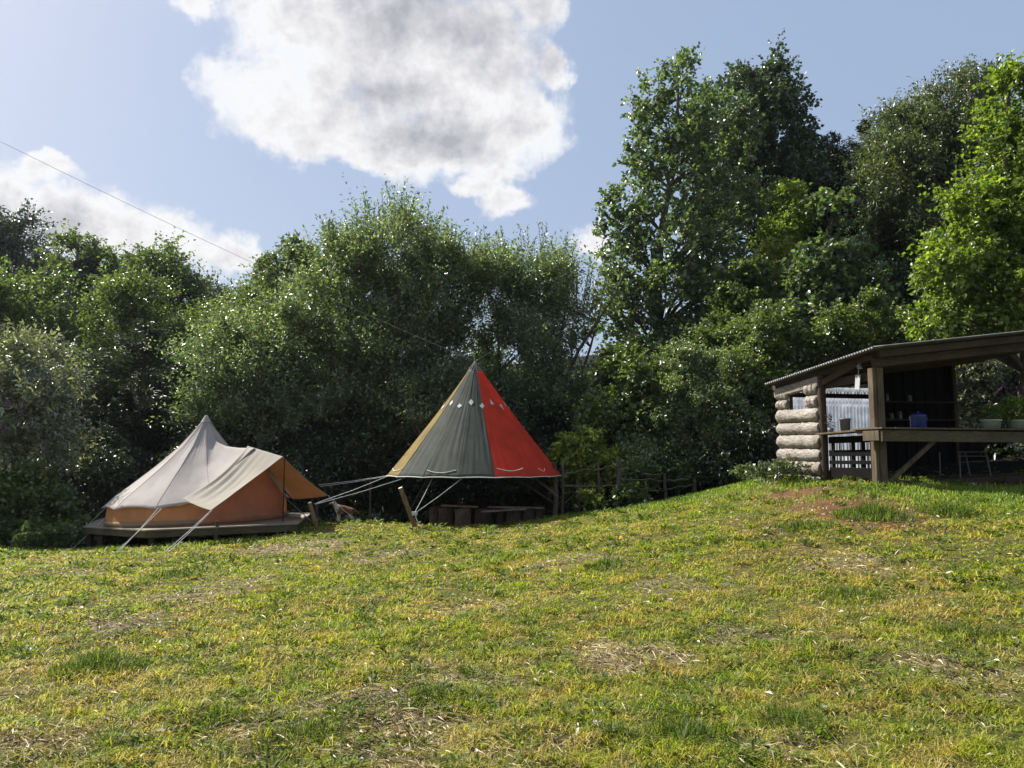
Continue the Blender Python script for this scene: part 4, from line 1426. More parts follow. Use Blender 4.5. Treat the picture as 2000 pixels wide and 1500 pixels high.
def build_canopy():
    root = thing('tepee_canopy', (KA.x, KA.y, gz(KA.x, KA.y)), 'ochre, green and red striped conical canopy hanging over log seats', 'canopy')
    cols = [('yellow', -97.5, 2), ('green', -52.5, 3), ('red', 15, 3), ('yellow', 82.5, 3), ('green', 150, 3), ('red', 217.5, 2)]
    names = {'yellow': 'ochre_panel', 'green': 'green_panel', 'red': 'red_panel'}
    for c, p0, n in cols:
        rows = []
        cnt = n*16
        for i in range(31):
            t = .085 + (1-.085)*i/30
            row = []
            for k in range(cnt+1):
                phi = p0 + 22.5*n*k/cnt
                cr = (.009 if c == 'green' else .007)*math.sin(phi*(3.1 if c == 'green' else 1.1)+2*math.sin(t*4+phi*.2))*t + .03*mnoise.noise(Vector((phi*.30, t*1.8, 3)))*t*(1-.5*t) + .010*mnoise.noise(Vector((phi*.9, t*7, 5)))*t
                row.append(kpt(phi, t, cr))
            rows.append(row)
        sheet(names[c], rows, M[c], root, .003)
    # seams standing slightly proud
    for k in range(16):
        phi = -7.5+22.5*k
        mb = MB()
        mb.tube([kpt(phi, .085+.91*i/12, .003) for i in range(13)], .006, 5)
        c = 'red' if 15 < (phi+180) % 360-180 <= 83 else ('yellow' if -97 <= (phi+180) % 360-180 < -53 else 'green')
        mb.build('seam', M[c], root)
    # white diamonds
    for i, phi in enumerate([-80, -64, -44, -23, -4, 14, 33, 52, 72, 90] + list(range(110, 270, 20))):
        t0 = .37 + (.03 if i % 2 else 0.0)
        w = 4.4; h = .023
        w *= random.uniform(.8, 1.15); h *= random.uniform(.75, 1.2)
        P = [kpt(phi+random.uniform(-1, 1), t0-h, .012), kpt(phi+w*1.1, t0, .012), kpt(phi+.8, t0+h*1.1, .012), kpt(phi-w, t0+.004, .012)]
        if 14 < phi < 83:
            P = [kpt(phi-w*.8, t0-h*.5, .012), kpt(phi+w*.9, t0-h*.7, .012), kpt(phi+w*.2, t0+h*1.2, .012)] if i % 2 else [kpt(phi-w*.6, t0+h*.8, .012), kpt(phi, t0-h*1.3, .012), kpt(phi+w, t0+h*.7, .012)]
        mb = MB(); mb.add(P, [tuple(range(len(P)))])
        o = mb.build('diamond_patch', M['white'], root)
        md = o.modifiers.new('t', 'SOLIDIFY'); md.thickness = .006
    # hem rope, top ring, cords
    mb = MB()
    mb.tube([kpt(-97.5+360*k/128, 1.0, .004) for k in range(129)], .013, 6, cap=False)
    mb.build('hem_rope', M['rope'], root)
    mb = MB()
    mb.tube([kpt(360*k/48, .085, .006) for k in range(49)], .010, 6, cap=False)
    mb.build('top_ring', M['steel'], root)
    mb = MB()
    for k in range(16):
        phi = -7.5+22.5*k
        mb.tube([kpt(phi, .10, .012), Vector((KA.x, KA.y, KA.z+.01))], .004, 4)
    mb.build('apex_cords', M['wire'], root)
    for p0, p1, dz in ((-29, -9, .94), (17, 36, .925), (-74, -53, .93), (50, 57, .93)):
        pts = [kpt(p0+(p1-p0)*i/10, dz+.025*math.sin(math.pi*i/10)+.0, .02) for i in range(11)]
        mb = MB()
        mb.tube(pts, .009, 6)
        mb.build('tie_rope', M['rope'], root)
    # raking poles inside that hold the hem
    for a, b in [((1010, 938, 20.6), (1085, 985, 20.3)), ((1045, 935, 19.4), (1090, 972, 19.2)), ((835, 936, 21.5), (800, 1000, 22))]:
        mb = MB(); A_, B_ = at(*a), at(*b)
        mb.tube([A_, A_.lerp(B_, .5)+Vector((.01, 0, .02)), B_], [.03, .033, .036], 7, wob=.3)
        mb.build('brace_pole', M['fence'], root)
    for a, b in [((758, 930, 19.7), (614, 984, 17.0)), ((790, 934, 18.6), (616, 985, 17.0)), ((757, 929, 19.9), (622, 947, 21.2)), ((758, 930, 20.1), (626, 950, 21.2)),
                 ((844, 935, 18.2), (809, 1003, 17.45)), ((904, 933, 17.85), (811, 1002, 17.4))]:
        mb = MB(); A_, B_ = at(*a), at(*b)
        mb.tube([A_, A_.lerp(B_, .5)+Vector((0, 0, -.02)), B_], .007, 6)
        mb.build('guy_rope', M['rope'], root)


build_canopy()


def line(name, pts, rad, label, sag=.0, mat='wire'):
    A_, B_ = at(*pts[0]), at(*pts[1])
    P = []
    for i in range(25):
        t = i/24
        p = A_.lerp(B_, t)
        p.z -= sag*4*t*(1-t)
        P.append(p)
    mb = MB(); mb.tube(P, rad, 5)
    tag(mb.build(name, M[mat]), label, 'rope')


line('suspension_rope', ((-60, 246, 17.0), (928, 706, 20.0)), .0045, 'thin grey rope crossing the sky from upper left down to the canopy peak', .12)
line('suspension_rope', ((928, 706, 20.0), (1085, 610, 24.5)), .004, 'thin grey rope rising right from the canopy peak into the sallow')


def stake(name, a, b, r, label, cut=True, mat='stake', knots=True):
    A_, B_ = at(*a), at(*b)                       # bottom, top
    d = (B_-A_).normalized()
    root = thing(name, A_, label, 'stake')
    mb = MB()
    n = 8
    mb.tube([A_-d*.15+(B_-A_)*i/n*(1+.15/(B_-A_).length) for i in range(n+1)], [r*(1.05-.12*i/n + (.12 if knots and i in (3, 6) else 0)) for i in range(n+1)], 10, wob=.15)
    mb.build('shaft', M[mat], root)
    if cut:
        mb = MB(); mb.tube([B_, B_+d*.008], r*.9, 10)
        mb.build('cut_end', M['cut'], root)
    return root


s1 = stake('leaning_stake', (812, 1032, 17.5), (782, 953, 17.3), .055, 'leaning peeled pole with a pale cut top in front of the canopy')
mb = MB()
q0 = at(809, 1003, 17.42)
for k in range(5):
    c = q0 + Vector((.0, 0, -.03+.015*k))
    mb.tube([c+Vector((.07*math.cos(t*math.pi/6), .07*math.sin(t*math.pi/6)+.02, 0)) for t in range(13)], .008, 5, cap=False)
mb.tube([q0+Vector((.03, -.05, 0)), q0+Vector((.05, -.06, -.1)), q0+Vector((.09, -.05, -.19))], .012, 5)
mb.build('rope_lashing', M['rope'], s1)
stake('leaning_stake', (617, 1026, 17.2), (605, 982, 17.0), .045, 'short knotty stake right of the bell tent holding two canopy ropes')
stake('thin_pole', (723, 1018, 20.5), (724, 937, 20.5), .028, 'thin upright grey pole between the bell tent and the canopy', False, 'fence', False)
stake('thin_pole', (619, 1016, 20.8), (619, 985, 20.8), .03, 'short upright post in shade just behind the dog', False, 'fence', False)

# log seats and planks under the canopy
for i, (px, y0, y1, Y, w, lab) in enumerate([
        (850, 1018, 990, 20.6, 24, 'smallest log stump at the left end of the seats under the canopy'),
        (870, 1021, 991, 20.3, 30, 'second log stump from the left under the canopy plank'),
        (903, 1025, 993, 19.2, 32, 'largest pale log stump in front, under the canopy'),
        (945, 1021, 993, 20.2, 34, 'dark stump beneath the join of the two planks'),
        (978, 1019, 995, 20.3, 22, 'narrow stump right of the plank join'),
        (1003, 1018, 994, 19.9, 28, 'pale stump under the right plank'),
        (1030, 1016, 992, 20.1, 26, 'stump under the right plank beside the last one'),
        (1051, 1014, 989, 20.3, 20, 'last stump at the right end of the plank')]):
    b = at(px, y0, Y); t = at(px, y1, Y)
    b.z = min(b.z, gz(b.x, b.y)) - .03
    r = w/F*Y/2
    mb = MB()
    H = t.z-b.z
    mb.tube([b, b+Vector((0, 0, H*.3)), b+Vector((.01, 0, H*.7)), t], [r*1.05, r, r*.97, r], 14, wob=.25)
    tag(mb.build('log_stump', M['stump']), lab, 'log seat', 'log stumps under the canopy')
for a, b, lab in [((862, 987, 20.3), (935, 990, 20.2), 'pale seat plank at the left under the canopy'), ((952, 990, 20.0), (1062, 992, 20.2), 'long pale seat plank at the right under the canopy'),
                  ((940, 999, 19.4), (1025, 994, 19.6), 'short plank lying lower in front of the long seat plank')]:
    mb = MB(); mb.beam(at(*a), at(*b), .22, .045)
    tag(mb.build('seat_plank', M['log']), lab, 'plank', 'seat planks under the canopy')
mb = MB(); p = at(945, 978, 20.0)
mb.lathe(p, [(.0, .14), (.05, .14), (.11, .11), (.15, .04), (.16, -.06), (.13, -.14), (.0, -.16)], 16)
mb.tube([p+Vector((-.13, 0, .09)), p+Vector((-.08, 0, .19)), p+Vector((.08, 0, .19)), p+Vector((.13, 0, .09))], .008, 6)
tag(mb.build('black_kettle', M['dark']), 'black round kettle standing where the two seat planks meet', 'kettle')


# ------------------------------------------------------------------ dog
def build_dog():
    p = at(672, 1014, 18.9)
    p.z = gz(p.x, p.y)
    g = p.z
    root = thing('dog', (p.x, p.y, g), 'brown and white dog standing in the shade right of the bell tent', 'dog')
    s = 0.50 / .55
    # x: -front(head left) .. +rear ; joints with radii
    J = {  # name: (x, y, z, r)
        'pelvis': (.17, 0, .40, .075), 'loin': (.08, 0, .405, .078), 'rib': (-.04, 0, .39, .105), 'chest': (-.16, 0, .40, .10),
        'neck': (-.235, -.01, .48, .062), 'head': (-.29, -.03, .555, .062), 'snout': (-.355, -.045, .535, .036), 'nose': (-.405, -.05, .525, .022),
        'tail1': (.24, 0, .40, .025), 'tail2': (.33, .01, .33, .026), 'tail3': (.39, .02, .27, .012),
        'shL': (-.16, -.07, .33, .05), 'elL': (-.14, -.075, .22, .03), 'wrL': (-.155, -.075, .10, .022), 'paL': (-.17, -.075, .022, .024), 'toL': (-.205, -.075, .014, .018),
        'shR': (-.16, .07, .33, .05), 'elR': (-.13, .075, .22, .03), 'wrR': (-.135, .075, .10, .022), 'paR': (-.15, .075, .022, .024), 'toR': (-.185, .075, .014, .018),
        'hiL': (.18, -.07, .33, .065), 'knL': (.145, -.08, .24, .038), 'hoL': (.225, -.08, .13, .022), 'hpL': (.205, -.08, .022, .024), 'htL': (.17, -.08, .014, .018),
        'hiR': (.18, .07, .33, .065), 'knR': (.155, .08, .24, .038), 'hoR': (.24, .08, .13, .022), 'hpR': (.225, .08, .022, .024), 'htR': (.19, .08, .014, .018)}
    E = [('pelvis', 'loin'), ('loin', 'rib'), ('rib', 'chest'), ('chest', 'neck'), ('neck', 'head'), ('head', 'snout'), ('snout', 'nose'), ('pelvis', 'tail1'), ('tail1', 'tail2'), ('tail2', 'tail3')]
    for S in 'LR':
        E += [('chest', 'sh'+S), ('sh'+S, 'el'+S), ('el'+S, 'wr'+S), ('wr'+S, 'pa'+S), ('pa'+S, 'to'+S), ('pelvis', 'hi'+S), ('hi'+S, 'kn'+S), ('kn'+S, 'ho'+S), ('ho'+S, 'hp'+S), ('hp'+S, 'ht'+S)]
    ks = list(J)
    me = bpy.data.meshes.new('body')
    me.from_pydata([(p.x+J[k][0]*s, p.y+J[k][1]*s, g+J[k][2]*s) for k in ks], [(ks.index(a), ks.index(b)) for a, b in E], [])
    m, nt, out = new_mat('dog_coat')
    geo = mk(nt, 'ShaderNodeNewGeometry')
    sep = mk(nt, 'ShaderNodeSeparateXYZ'); nt.links.new(geo.outputs['Position'], sep.inputs[0])
    zz = math_n(nt, 'SUBTRACT', sep.outputs[2], g)
    xx = math_n(nt, 'SUBTRACT', sep.outputs[0], p.x)
    nz = math_n(nt, 'MULTIPLY', math_n(nt, 'SUBTRACT', noise_n(nt, geo.outputs['Position'], 9, 3), .5), .25)
    low = math_n(nt, 'LESS_THAN', math_n(nt, 'ADD', zz, nz), .25)
    chest = math_n(nt, 'MULTIPLY', math_n(nt, 'GREATER_THAN', math_n(nt, 'ADD', xx, nz), -.26), math_n(nt, 'LESS_THAN', math_n(nt, 'ADD', xx, nz), -.14))
    w = math_n(nt, 'MAXIMUM', low, chest)
    fur = noise_n(nt, geo.outputs['Position'], 90, 3)
    c = mix_n(nt, w, (0.12, 0.062, 0.035), (0.33, 0.31, 0.28))
    bs = pbsdf(nt, c, .85, .15, bump=(fur, .5, .01))
    nt.links.new(bs.outputs[0], out.inputs[0])
    o = link('body', me, m, root)
    md = o.modifiers.new('skin', 'SKIN')
    for i, k in enumerate(ks):
        r = J[k][3]*s
        me.skin_vertices[0].data[i].radius = (r, r*1.1 if k in ('rib', 'chest') else r)
        me.skin_vertices[0].data[i].use_root = (k == 'pelvis')
    sb = o.modifiers.new('sub', 'SUBSURF'); sb.levels = 2; sb.render_levels = 2
    for sy in (-1, 1):
        mb = MB()
        b = Vector((p.x-.265*s, p.y+(-.03+sy*.045)*s, g+.60*s))
        mb.add([b+Vector((-.02, 0, 0)), b+Vector((.035, 0, 0)), b+Vector((.03, sy*.03, -.06)), b+Vector((.0, sy*.012, .035))], [(0, 1, 3), (1, 2, 3), (2, 0, 3), (0, 2, 1)])
        mb.build('ear', M['stump'], root)


build_dog()

# ------------------------------------------------------------------ rustic fence
def build_fence():
    posts = [(1086, 1008, 905, 19.5, .06), (1098, 1010, 902, 19.6, .035), (1131, 1000, 935, 20.0, .05), (1172, 998, 900, 19.9, .045), (1208, 992, 894, 19.7, .058),
             (1300, 970, 928, 20.2, .05), (1359, 958, 932, 20.4, .045), (1416, 950, 924, 20.6, .04)]
    root = thing('rustic_fence', at(1208, 992, 19.7), 'rustic fence of rough sticks running from the canopy towards the shed', 'fence')
    for px, y0, y1, Y, r in posts:
        b, t = at(px, y0, Y), at(px+random.uniform(-4, 4), y1, Y)
        b.z = min(b.z, gz(b.x, b.y)) - .1
        mb = MB()
        mb.tube([b.lerp(t, i/6)+Vector((random.uniform(-.015, .015), 0, 0)) for i in range(7)], [r*(1.1-.25*i/6) for i in range(7)], 8, wob=.4)
        mb.build('post', M['fence'], root)
    for a, b, r in [((1098, 951, 19.6), (1208, 948, 19.6), .03), ((1100, 963, 19.7), (1172, 950, 19.8), .02), ((1160, 918, 19.7), (1208, 908, 19.6), .022), ((1100, 925, 19.7), (1165, 916, 19.8), .02),
                    ((1208, 935, 19.7), (1300, 938, 20.2), .022), ((1215, 950, 19.8), (1298, 960, 20.1), .018), ((1258, 927, 20), (1300, 926, 20.2), .022), ((1304, 938, 20.1), (1345, 938, 20.3), .03),
                    ((1359, 932, 20.4), (1416, 931, 20.6), .022), ((1300, 955, 20.1), (1359, 948, 20.3), .02), ((1100, 985, 19.6), (1131, 955, 19.9), .018)]:
        A_, B_ = at(*a), at(*b)
        mb = MB()
        mb.tube([A_.lerp(B_, i/6)+Vector((0, 0, random.uniform(-.03, .03))) for i in range(7)], [r*(1.1-.3*i/6) for i in range(7)], 7, wob=.4)
        mb.build('rail', M['fence'], root)


build_fence()

# ------------------------------------------------------------------ the shed
SO = at(1716, 900, 14.0); SO.z = 0
SB = at(1522, 900, 17.05); SB.z = 0
SU = (SB-SO).normalized()                 # towards the back along the left side
SV = Vector((-SU.y, SU.x, 0))             # along the front to the right
if SV.x < 0: SV = -SV
SLEN = (SB-SO).length


def sh(u, v, z):
    return SO + SU*u + SV*v + Vector((0, 0, z))


def roofz(u, v):
    return 3.46 - .095*(u) + .125*v + .012


def build_shed():
    root = thing('open_shed', (SO.x, SO.y, 1.05), 'open fronted log and timber shelter with a corrugated iron roof and long counter', 'shed')
    # roof: corrugated, valleys run along v
    du, nv = .019, 24
    us = np.arange(-.38, SLEN+.04, du)
    rows = []
    for u in us:
        w = .022*math.sin(u/.076*2*math.pi/1.0)
        rows.append([sh(u, v, roofz(u, v)+w) for v in np.linspace(-.30, 6.2, nv)])
    sheet('roof', rows, M['zinc'], root, .003)
    # rafters / fascia
    def part(name, mat, fn):
        mb = MB(); fn(mb); return mb.build(name, mat, root)
    zt = lambda u, v: roofz(u, v) - .035
    part('fascia', M['beam'], lambda m: m.beam(sh(-.20, -.05, zt(-.2, 0)-.075), sh(-.20, 5.2, zt(-.2, 5.25)-.075), .045, .13))
    part('roof_beam', M['beam'], lambda m: m.beam(sh(0, -.02, zt(0, 0)-.20), sh(0, 5.0, zt(0, 5)-.20), .10, .17))
    part('roof_beam', M['beam'], lambda m: m.beam(sh(.0, .0, zt(0, 0)-.08), sh(SLEN+.1, .0, zt(SLEN, 0)-.08), .09, .10))
    for u in (.9, 1.7, 2.5):
        part('rafter', M['beam'], lambda m: m.beam(sh(u, .1, zt(u, .1)-.06), sh(u, 5.0, zt(u, 5)-.06), .06, .10))
    # corner post: two timbers side by side
    g0 = gz(SO.x, SO.y)
    part('corner_post', M['timber'], lambda m: m.beam(sh(0, .04, g0-.15), sh(0, .04, zt(0, 0)-.29), .15, .20, up=SU))
    part('corner_post', M['timber'], lambda m: m.beam(sh(-.03, -.09, g0-.15), sh(-.03, -.09, zt(0, 0)-.30), .07, .14, up=SU))
    # door post next to the logs, scalloped by the log ends
    u1 = 1.56
    pb = sh(u1, 0, 0); g1 = gz(pb.x, pb.y)
    part('door_post', M['logdark'], lambda m: m.tube([sh(u1, 0, g1-.1), sh(u1, 0, 1.9), sh(u1+.01, 0, zt(u1, 0)-.10)], .085, 10, wob=.3))
    part('door_header', M['logdark'], lambda m: m.beam(sh(.08, .06, 3.02), sh(u1+.05, .06, 2.98), .06, .16))
    part('door_brace', M['beam'], lambda m: m.beam(sh(u1, -.02, 3.0), sh(.45, -.02, 3.28), .06, .12))
    # logs
    def logp(ua, ub, z, r, tilt=.0):
        r *= .995
        m = MB()
        n = 22
        pts = [sh(ua+(ub-ua)*i/n, -.02+random.uniform(-.006, .006), z+tilt*(i/n)+random.uniform(-.006, .006)) for i in range(n+1)]
        rad = [r*(.80 if i in (0, n) else 1)*random.uniform(.93, 1.06) for i in range(n+1)]
        m.tube(pts, rad, 22, wob=.09)
        m.build('log', M['log'], root)
    ue = SLEN-.10
    for k in range(6):
        logp(u1+.03, ue, 1.02+.272*k, .132+.012*(k % 2), .03)
    for k in range(2):
        logp(u1+.05, u1+.44, 2.66+.262*k, .125, .0)
    for k in range(2):
        logp(ue-.36, ue, 2.66+.21*k, .10, .0)
    part('wall_beam', M['log'], lambda m: m.beam(sh(u1-.02, -.05, zt(u1, 0)-.235), sh(ue+.03, -.05, zt(ue, 0)-.225), .14, .20))
    part('window_frame', M['logdark'], lambda m: m.beam(sh(u1+.45, .03, 2.55), sh(u1+.45, .03, 3.1), .05, .06, up=SU))
    part('window_frame', M['logdark'], lambda m: m.beam(sh(ue-.38, .03, 2.55), sh(ue-.38, .03, 3.02), .05, .06, up=SU))
    # back wall: pale corrugated sheets
    def corr(name, u, v0, v1, z0, z1, mat):
        rows = []
        for v in np.arange(v0, v1, .016):
            w = .014*math.sin(v/.09*2*math.pi)
            rows.append([sh(u+w, v, z0), sh(u+w, v, z1)])
        sheet(name, rows, mat, root, .003)
    corr('back_sheet', SLEN-.05, .0, 2.42, 1.2, 2.86, M['panel'])
    corr('back_sheet', SLEN-.03, .0, 2.42, 2.94, 3.10, M['panel'])
    part('back_rail', M['logdark'], lambda m: m.beam(sh(SLEN-.12, 0, 2.90), sh(SLEN-.12, 2.42, 2.90), .05, .10))
    part('back_rail', M['logdark'], lambda m: m.beam(sh(SLEN-.14, 0, zt(SLEN, 0)-.16), sh(SLEN-.14, 2.42, zt(SLEN, 2.42)-.16), .05, .14))
    # dark boarded part of the back and the partition
    def boards(m, a, b, z0, z1, w=.14):
        L = (b-a).length; n = max(1, int(L/w)); d = (b-a)/n
        for i in range(n):
            nn = Vector((-d.y, d.x, 0)).normalized()*(.013 if i % 2 else -.013)
            p = a + d*(i+.5) + nn
            m.beam(Vector((p.x, p.y, z0)), Vector((p.x, p.y, z1+random.uniform(-.01, .01))), .022, w*1.2, up=d)
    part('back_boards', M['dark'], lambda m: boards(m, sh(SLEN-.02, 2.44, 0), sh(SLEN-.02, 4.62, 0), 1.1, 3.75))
    part('shade_boards', M['dark'], lambda m: boards(m, sh(SLEN-.02, 4.75, 0), sh(SLEN-.02, 6.3, 0), 1.0, 2.02))  # added black boards, so the gap under the counter reads as deep shade
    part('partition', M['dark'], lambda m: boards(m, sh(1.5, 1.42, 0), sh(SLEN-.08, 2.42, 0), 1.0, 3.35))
    part('partition_post', M['logdark'], lambda m: m.beam(sh(SLEN-.1, 4.62, 1.0), sh(SLEN-.1, 4.62, 3.75), .10, .10, up=SU))
    # shelf in the dark with small jars
    part('wall_shelf', M['logdark'], lambda m: m.beam(sh(2.6, 2.2, 2.35), sh(2.7, 4.4, 2.37), .22, .03))
    part('wall_shelf', M['logdark'], lambda m: m.beam(sh(2.6, 2.2, 2.75), sh(2.7, 4.4, 2.77), .22, .03))
    # floor slab of trodden boards
    part('floor', M['logdark'], lambda m: m.beam(sh(1.6, 2.4, 1.02), sh(1.6, 2.41, 1.02), 3.0, .03) if False else m.add(
        [sh(.1, .1, 1.07), sh(.1, 4.6, 1.2), sh(SLEN-.1, 4.6, 1.2), sh(SLEN-.1, .1, 1.07), sh(.1, .1, .9), sh(.1, 4.6, 1.0), sh(SLEN-.1, 4.6, 1.0), sh(SLEN-.1, .1, .9)],
        [(0, 1, 2, 3), (7, 6, 5, 4), (0, 4, 5, 1), (1, 5, 6, 2), (2, 6, 7, 3), (3, 7, 4, 0)]))
    # counter
    zc = 2.03
    cu = -.42
    def planks(m):
        n = 16
        for i in range(n):
            v = -.28 + i*.285
            m.beam(sh(cu-.04, v+.14, zc+.0), sh(.30, v+.14, zc+random.uniform(-.004, .004)), .272, .03)
    part('counter_top', M['timber'], planks)
    part('counter_beam', M['deck'], lambda m: m.beam(sh(cu+.03, -.24, zc-.135), sh(cu+.03, 4.3, zc-.145), .06, .20))
    part('counter_bearer', M['deck'], lambda m: [m.beam(sh(cu+.07, v, zc-.05), sh(.28, v, zc-.05), .05, .06) for v in np.arange(-.2, 4.3, .4)])
    part('counter_end', M['timber'], lambda m: m.beam(sh(cu+.06, -.25, zc-.13), sh(.05, -.25, zc-.13), .04, .18))
    part('counter_brace', M['timber'], lambda m: m.beam(sh(-.08, .16, 1.08), sh(cu+.10, .92, zc-.22), .07, .08))
    part('side_shelf', M['timber'], lambda m: m.beam(sh(.22, -.06, zc-.02), sh(u1-.05, -.04, zc-.05), .34, .035))
    return root


build_shed()


def build_shed_things():
    # slatted pallet rack in the doorway, below the side shelf
    root = thing('pallet_rack', sh(.8, .05, 1.08), 'dark slatted pallet rack in the shed doorway below the side shelf', 'rack')
    for z, h in ((1.86, .13), (1.60, .12), (1.42, .07), (1.22, .20)):
        mb = MB(); mb.beam(sh(.12, .06, z), sh(1.46, .06, z), .04, h); mb.build('slat', M['dark'], root)
    for u in (.28, .52, .80, 1.40):
        mb = MB(); mb.beam(sh(u, .10, 1.08), sh(u, .10, 1.93), .035, .08, up=SU); mb.build('upright', M['dark'], root)
    # grey pot
    b = sh(.80, -.06, 2.025)
    mb = MB(); mb.lathe(b-Vector((0, 0, 0)), [(0, 0), (.085, 0), (.10, .21), (.107, .215), (.107, .235), (.093, .235), (.08, .02), (0, .02)], 20)
    tag(mb.build('plant_pot', M['potgrey']), 'plain dark grey pot on the side shelf of the shed', 'pot')
    # small twiggy plant
    p = sh(1.30, -.02, 2.0)
    root = thing('twig_plant', p, 'small wilted plant on the side shelf by the door post', 'plant')
    mb = MB(); mb.lathe(p, [(0, 0), (.05, 0), (.06, .1), (.05, .1), (0, .09)], 12); mb.build('pot', M['potgrey'], root)
    n = 60
    P = np.array(p) + np.array([0, 0, .1]) + np.abs(rdir(n))*np.array([.12, .1, .22])*rng.uniform(-1, 1, (n, 3))*np.array([1, 1, 0]) + np.array([0, 0, 1])*rng.uniform(0, .25, (n, 1))
    link('leaves', leaf_mesh('leaves', P, rdir(n)+np.array([0, 0, .5]), rdir(n), .06, .02), LM['dark'], root)
    # blue enamel urn with handles
    c = sh(.15, 1.03, 2.047)
    root = thing('blue_urn', c, 'shiny blue enamel pot with two handles on the counter', 'pot')
    mb = MB(); mb.lathe(c, [(0, 0), (.13, 0), (.14, .03), (.145, .22), (.15, .235), (.15, .25), (.135, .25), (.13, .03), (0, .03)], 24); mb.build('body', M['blue'], root)
    mb = MB(); mb.lathe(c+Vector((0, 0, .25)), [(.15, 0), (.13, .02), (.06, .045), (.02, .05), (.025, .08), (0, .085)], 24); mb.build('lid', M['blue'], root)
    for s in (-1, 1):
        mb = MB(); mb.tube([c+SV*s*.145+Vector((0, 0, .17)), c+SV*s*.20+Vector((0, 0, .18)), c+SV*s*.20+Vector((0, 0, .21)), c+SV*s*.145+Vector((0, 0, .215))], .010, 6)
        mb.build('handle', M['steel'], root)
    # tubs with plants
    for i, (v, lab, h) in enumerate(((2.42, 'left of two pale tubs on the counter, with small leaves', .25), (3.02, 'right of two pale tubs on the counter, holding a bushy plant', .42))):
        c = sh(-.10, v, 2.047)
        root = thing('planter_tub', c, lab, 'planter', 'planted tubs on the counter')
        mb = MB(); mb.lathe(c, [(0, 0), (.145, 0), (.175, .15), (.19, .155), (.19, .175), (.165, .175), (.15, .12), (0, .12)], 24); mb.build('tub', M['tub'], root)
        n = 260 + 700*i
        u = rdir(n)
        rr_ = rng.uniform(.3, 1, n)**.5
        P = np.array(c) + np.array([0, 0, .20+h*.4]) + u*rr_[:, None]*np.array([.22+.1*i, .2+.08*i, h*.55])
        P[:, 2] = np.maximum(P[:, 2], c.z+.15)
        link('foliage', leaf_mesh('foliage', P, u+rdir(n)*.7, rdir(n)*.6+np.array([0, 0, .8]), .065, .045), LM['bright'] if i else LM['hazel'], root)
    # pale thing hanging by the post and the little lamp above it
    t = sh(.35, -.04, 0)
    z1 = 3.04
    root = thing('hanging_board', Vector((t.x, t.y, z1)), 'small pale board hanging from a string beside the corner post', 'board')
    mb = MB()
    a = Vector((t.x, t.y, z1))
    mb.beam(a+SU*.05+Vector((0, 0, .02)), a+SU*.09+Vector((0, 0, -.25)), .012, .13, up=SU)
    mb.build('board', M['white'], root)
    mb = MB(); mb.tube([a+SU*.05, a+SU*.02+Vector((0, 0, .16))], .005, 5); mb.build('string', M['rope'], root)
    mb = MB(); c = a+SU*.0+Vector((0, 0, .19))
    mb.tube([c+Vector((0, 0, -.05)), c, c+Vector((0.02, 0, .05)), c+Vector((.03, 0, .09))], [.05, .055, .03, .015], 10)
    tag(mb.build('hanging_lamp', M['glass']), 'small pale unlit lamp hanging above the hanging board', 'lamp')
    # steel trestle below the counter
    root = thing('steel_trestle', sh(.9, 2.9, 1.1), 'grey steel trestle frame under the right half of the counter', 'trestle')
    for s in (0, 1):
        for v in (2.25+.62*s,):
            for du in (0, .5):
                mb = MB(); mb.tube([sh(.45+du, v+.06*(1 if s else -1), 1.05), sh(.5+du, v, 1.62)], .014, 8); mb.build('leg', M['steel'], root)
    for z in (1.62, 1.54):
        mb = MB(); mb.tube([sh(.5, 2.2, z), sh(.5, 2.92, z)], .014, 8); mb.build('rail', M['steel'], root)
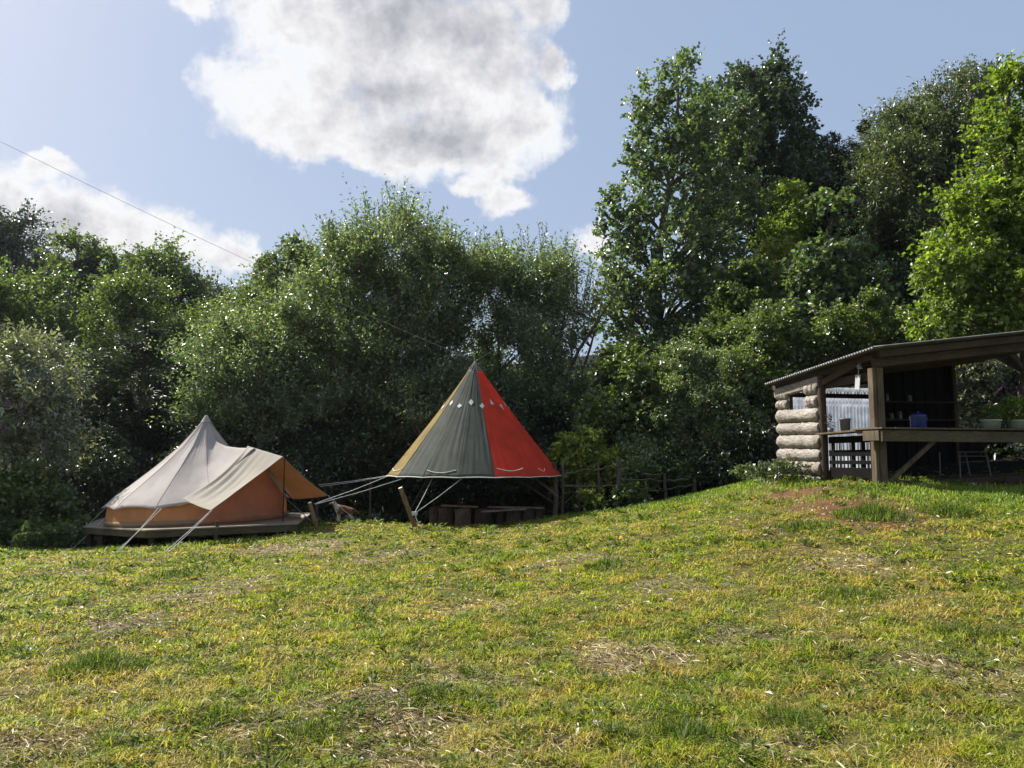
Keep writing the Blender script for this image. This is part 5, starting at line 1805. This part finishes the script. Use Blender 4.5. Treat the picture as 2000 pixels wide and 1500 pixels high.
    # jars on the dark shelves
    for i, (v, z, hh) in enumerate(((2.5, 2.365, .12), (2.72, 2.365, .16), (3.0, 2.765, .13), (3.3, 2.365, .10), (2.4, 2.765, .15))):
        c = sh(2.6, v, z)
        root = thing('jar', c, ['first jar on the lower dark shelf from the left', 'tallest jar on the lower dark shelf', 'right jar on the upper dark shelf', 'small jar at the right of the lower dark shelf', 'left jar on the upper dark shelf'][i], 'jar', 'jars on the dark shed shelves')
        mb = MB(); mb.lathe(c, [(0, 0), (.045, 0), (.05, .02), (.05, hh*.8), (.035, hh*.9), (.035, hh), (0, hh)], 14); mb.build('glass', M['glass'], root)
        mb = MB(); mb.lathe(c+Vector((0, 0, hh)), [(.038, -.01), (.038, .015), (0, .015)], 14); mb.build('lid', M['steel'], root)


build_shed_things()


def build_glare_haze():  # thin scattering volume added in place of the pale lens glare
    m = bpy.data.materials.new('haze')
    m.use_nodes = True
    nt = m.node_tree
    for n in list(nt.nodes):
        nt.nodes.remove(n)
    out = mk(nt, 'ShaderNodeOutputMaterial')
    v = mk(nt, 'ShaderNodeVolumePrincipled')
    v.inputs['Color'].default_value = (0.88, 0.94, 1.0, 1)
    v.inputs['Density'].default_value = 0.00020
    v.inputs['Anisotropy'].default_value = 0.6
    nt.links.new(v.outputs[0], out.inputs['Volume'])
    bpy.context.view_layer.update()
    xs, ys, zs = [], [], []
    for o in list(scene.objects):
        if o.type == 'MESH':
            for c in o.bound_box:
                q = o.matrix_world @ Vector(c)
                xs.append(q.x); ys.append(q.y); zs.append(q.z)
    x0, x1, y0, y1, z0, z1 = min(xs)-1, max(xs)+1, min(ys)-1, max(ys)+1, min(zs)-1, max(zs)+1
    mb = MB()
    P = [(x, y, z) for z in (z0, z1) for x, y in ((x0, y0), (x1, y0), (x1, y1), (x0, y1))]
    mb.add(P, [(3, 2, 1, 0), (4, 5, 6, 7), (0, 1, 5, 4), (1, 2, 6, 5), (2, 3, 7, 6), (3, 0, 4, 7)])
    tag(mb.build('haze', m), 'thin air volume added to stand in for veiling lens glare', 'haze', kind='stuff')
    scene.cycles.volume_bounces = 0


build_glare_haze()
print('TREES', sum(n for _, n in TREE_COUNT), TREE_COUNT)
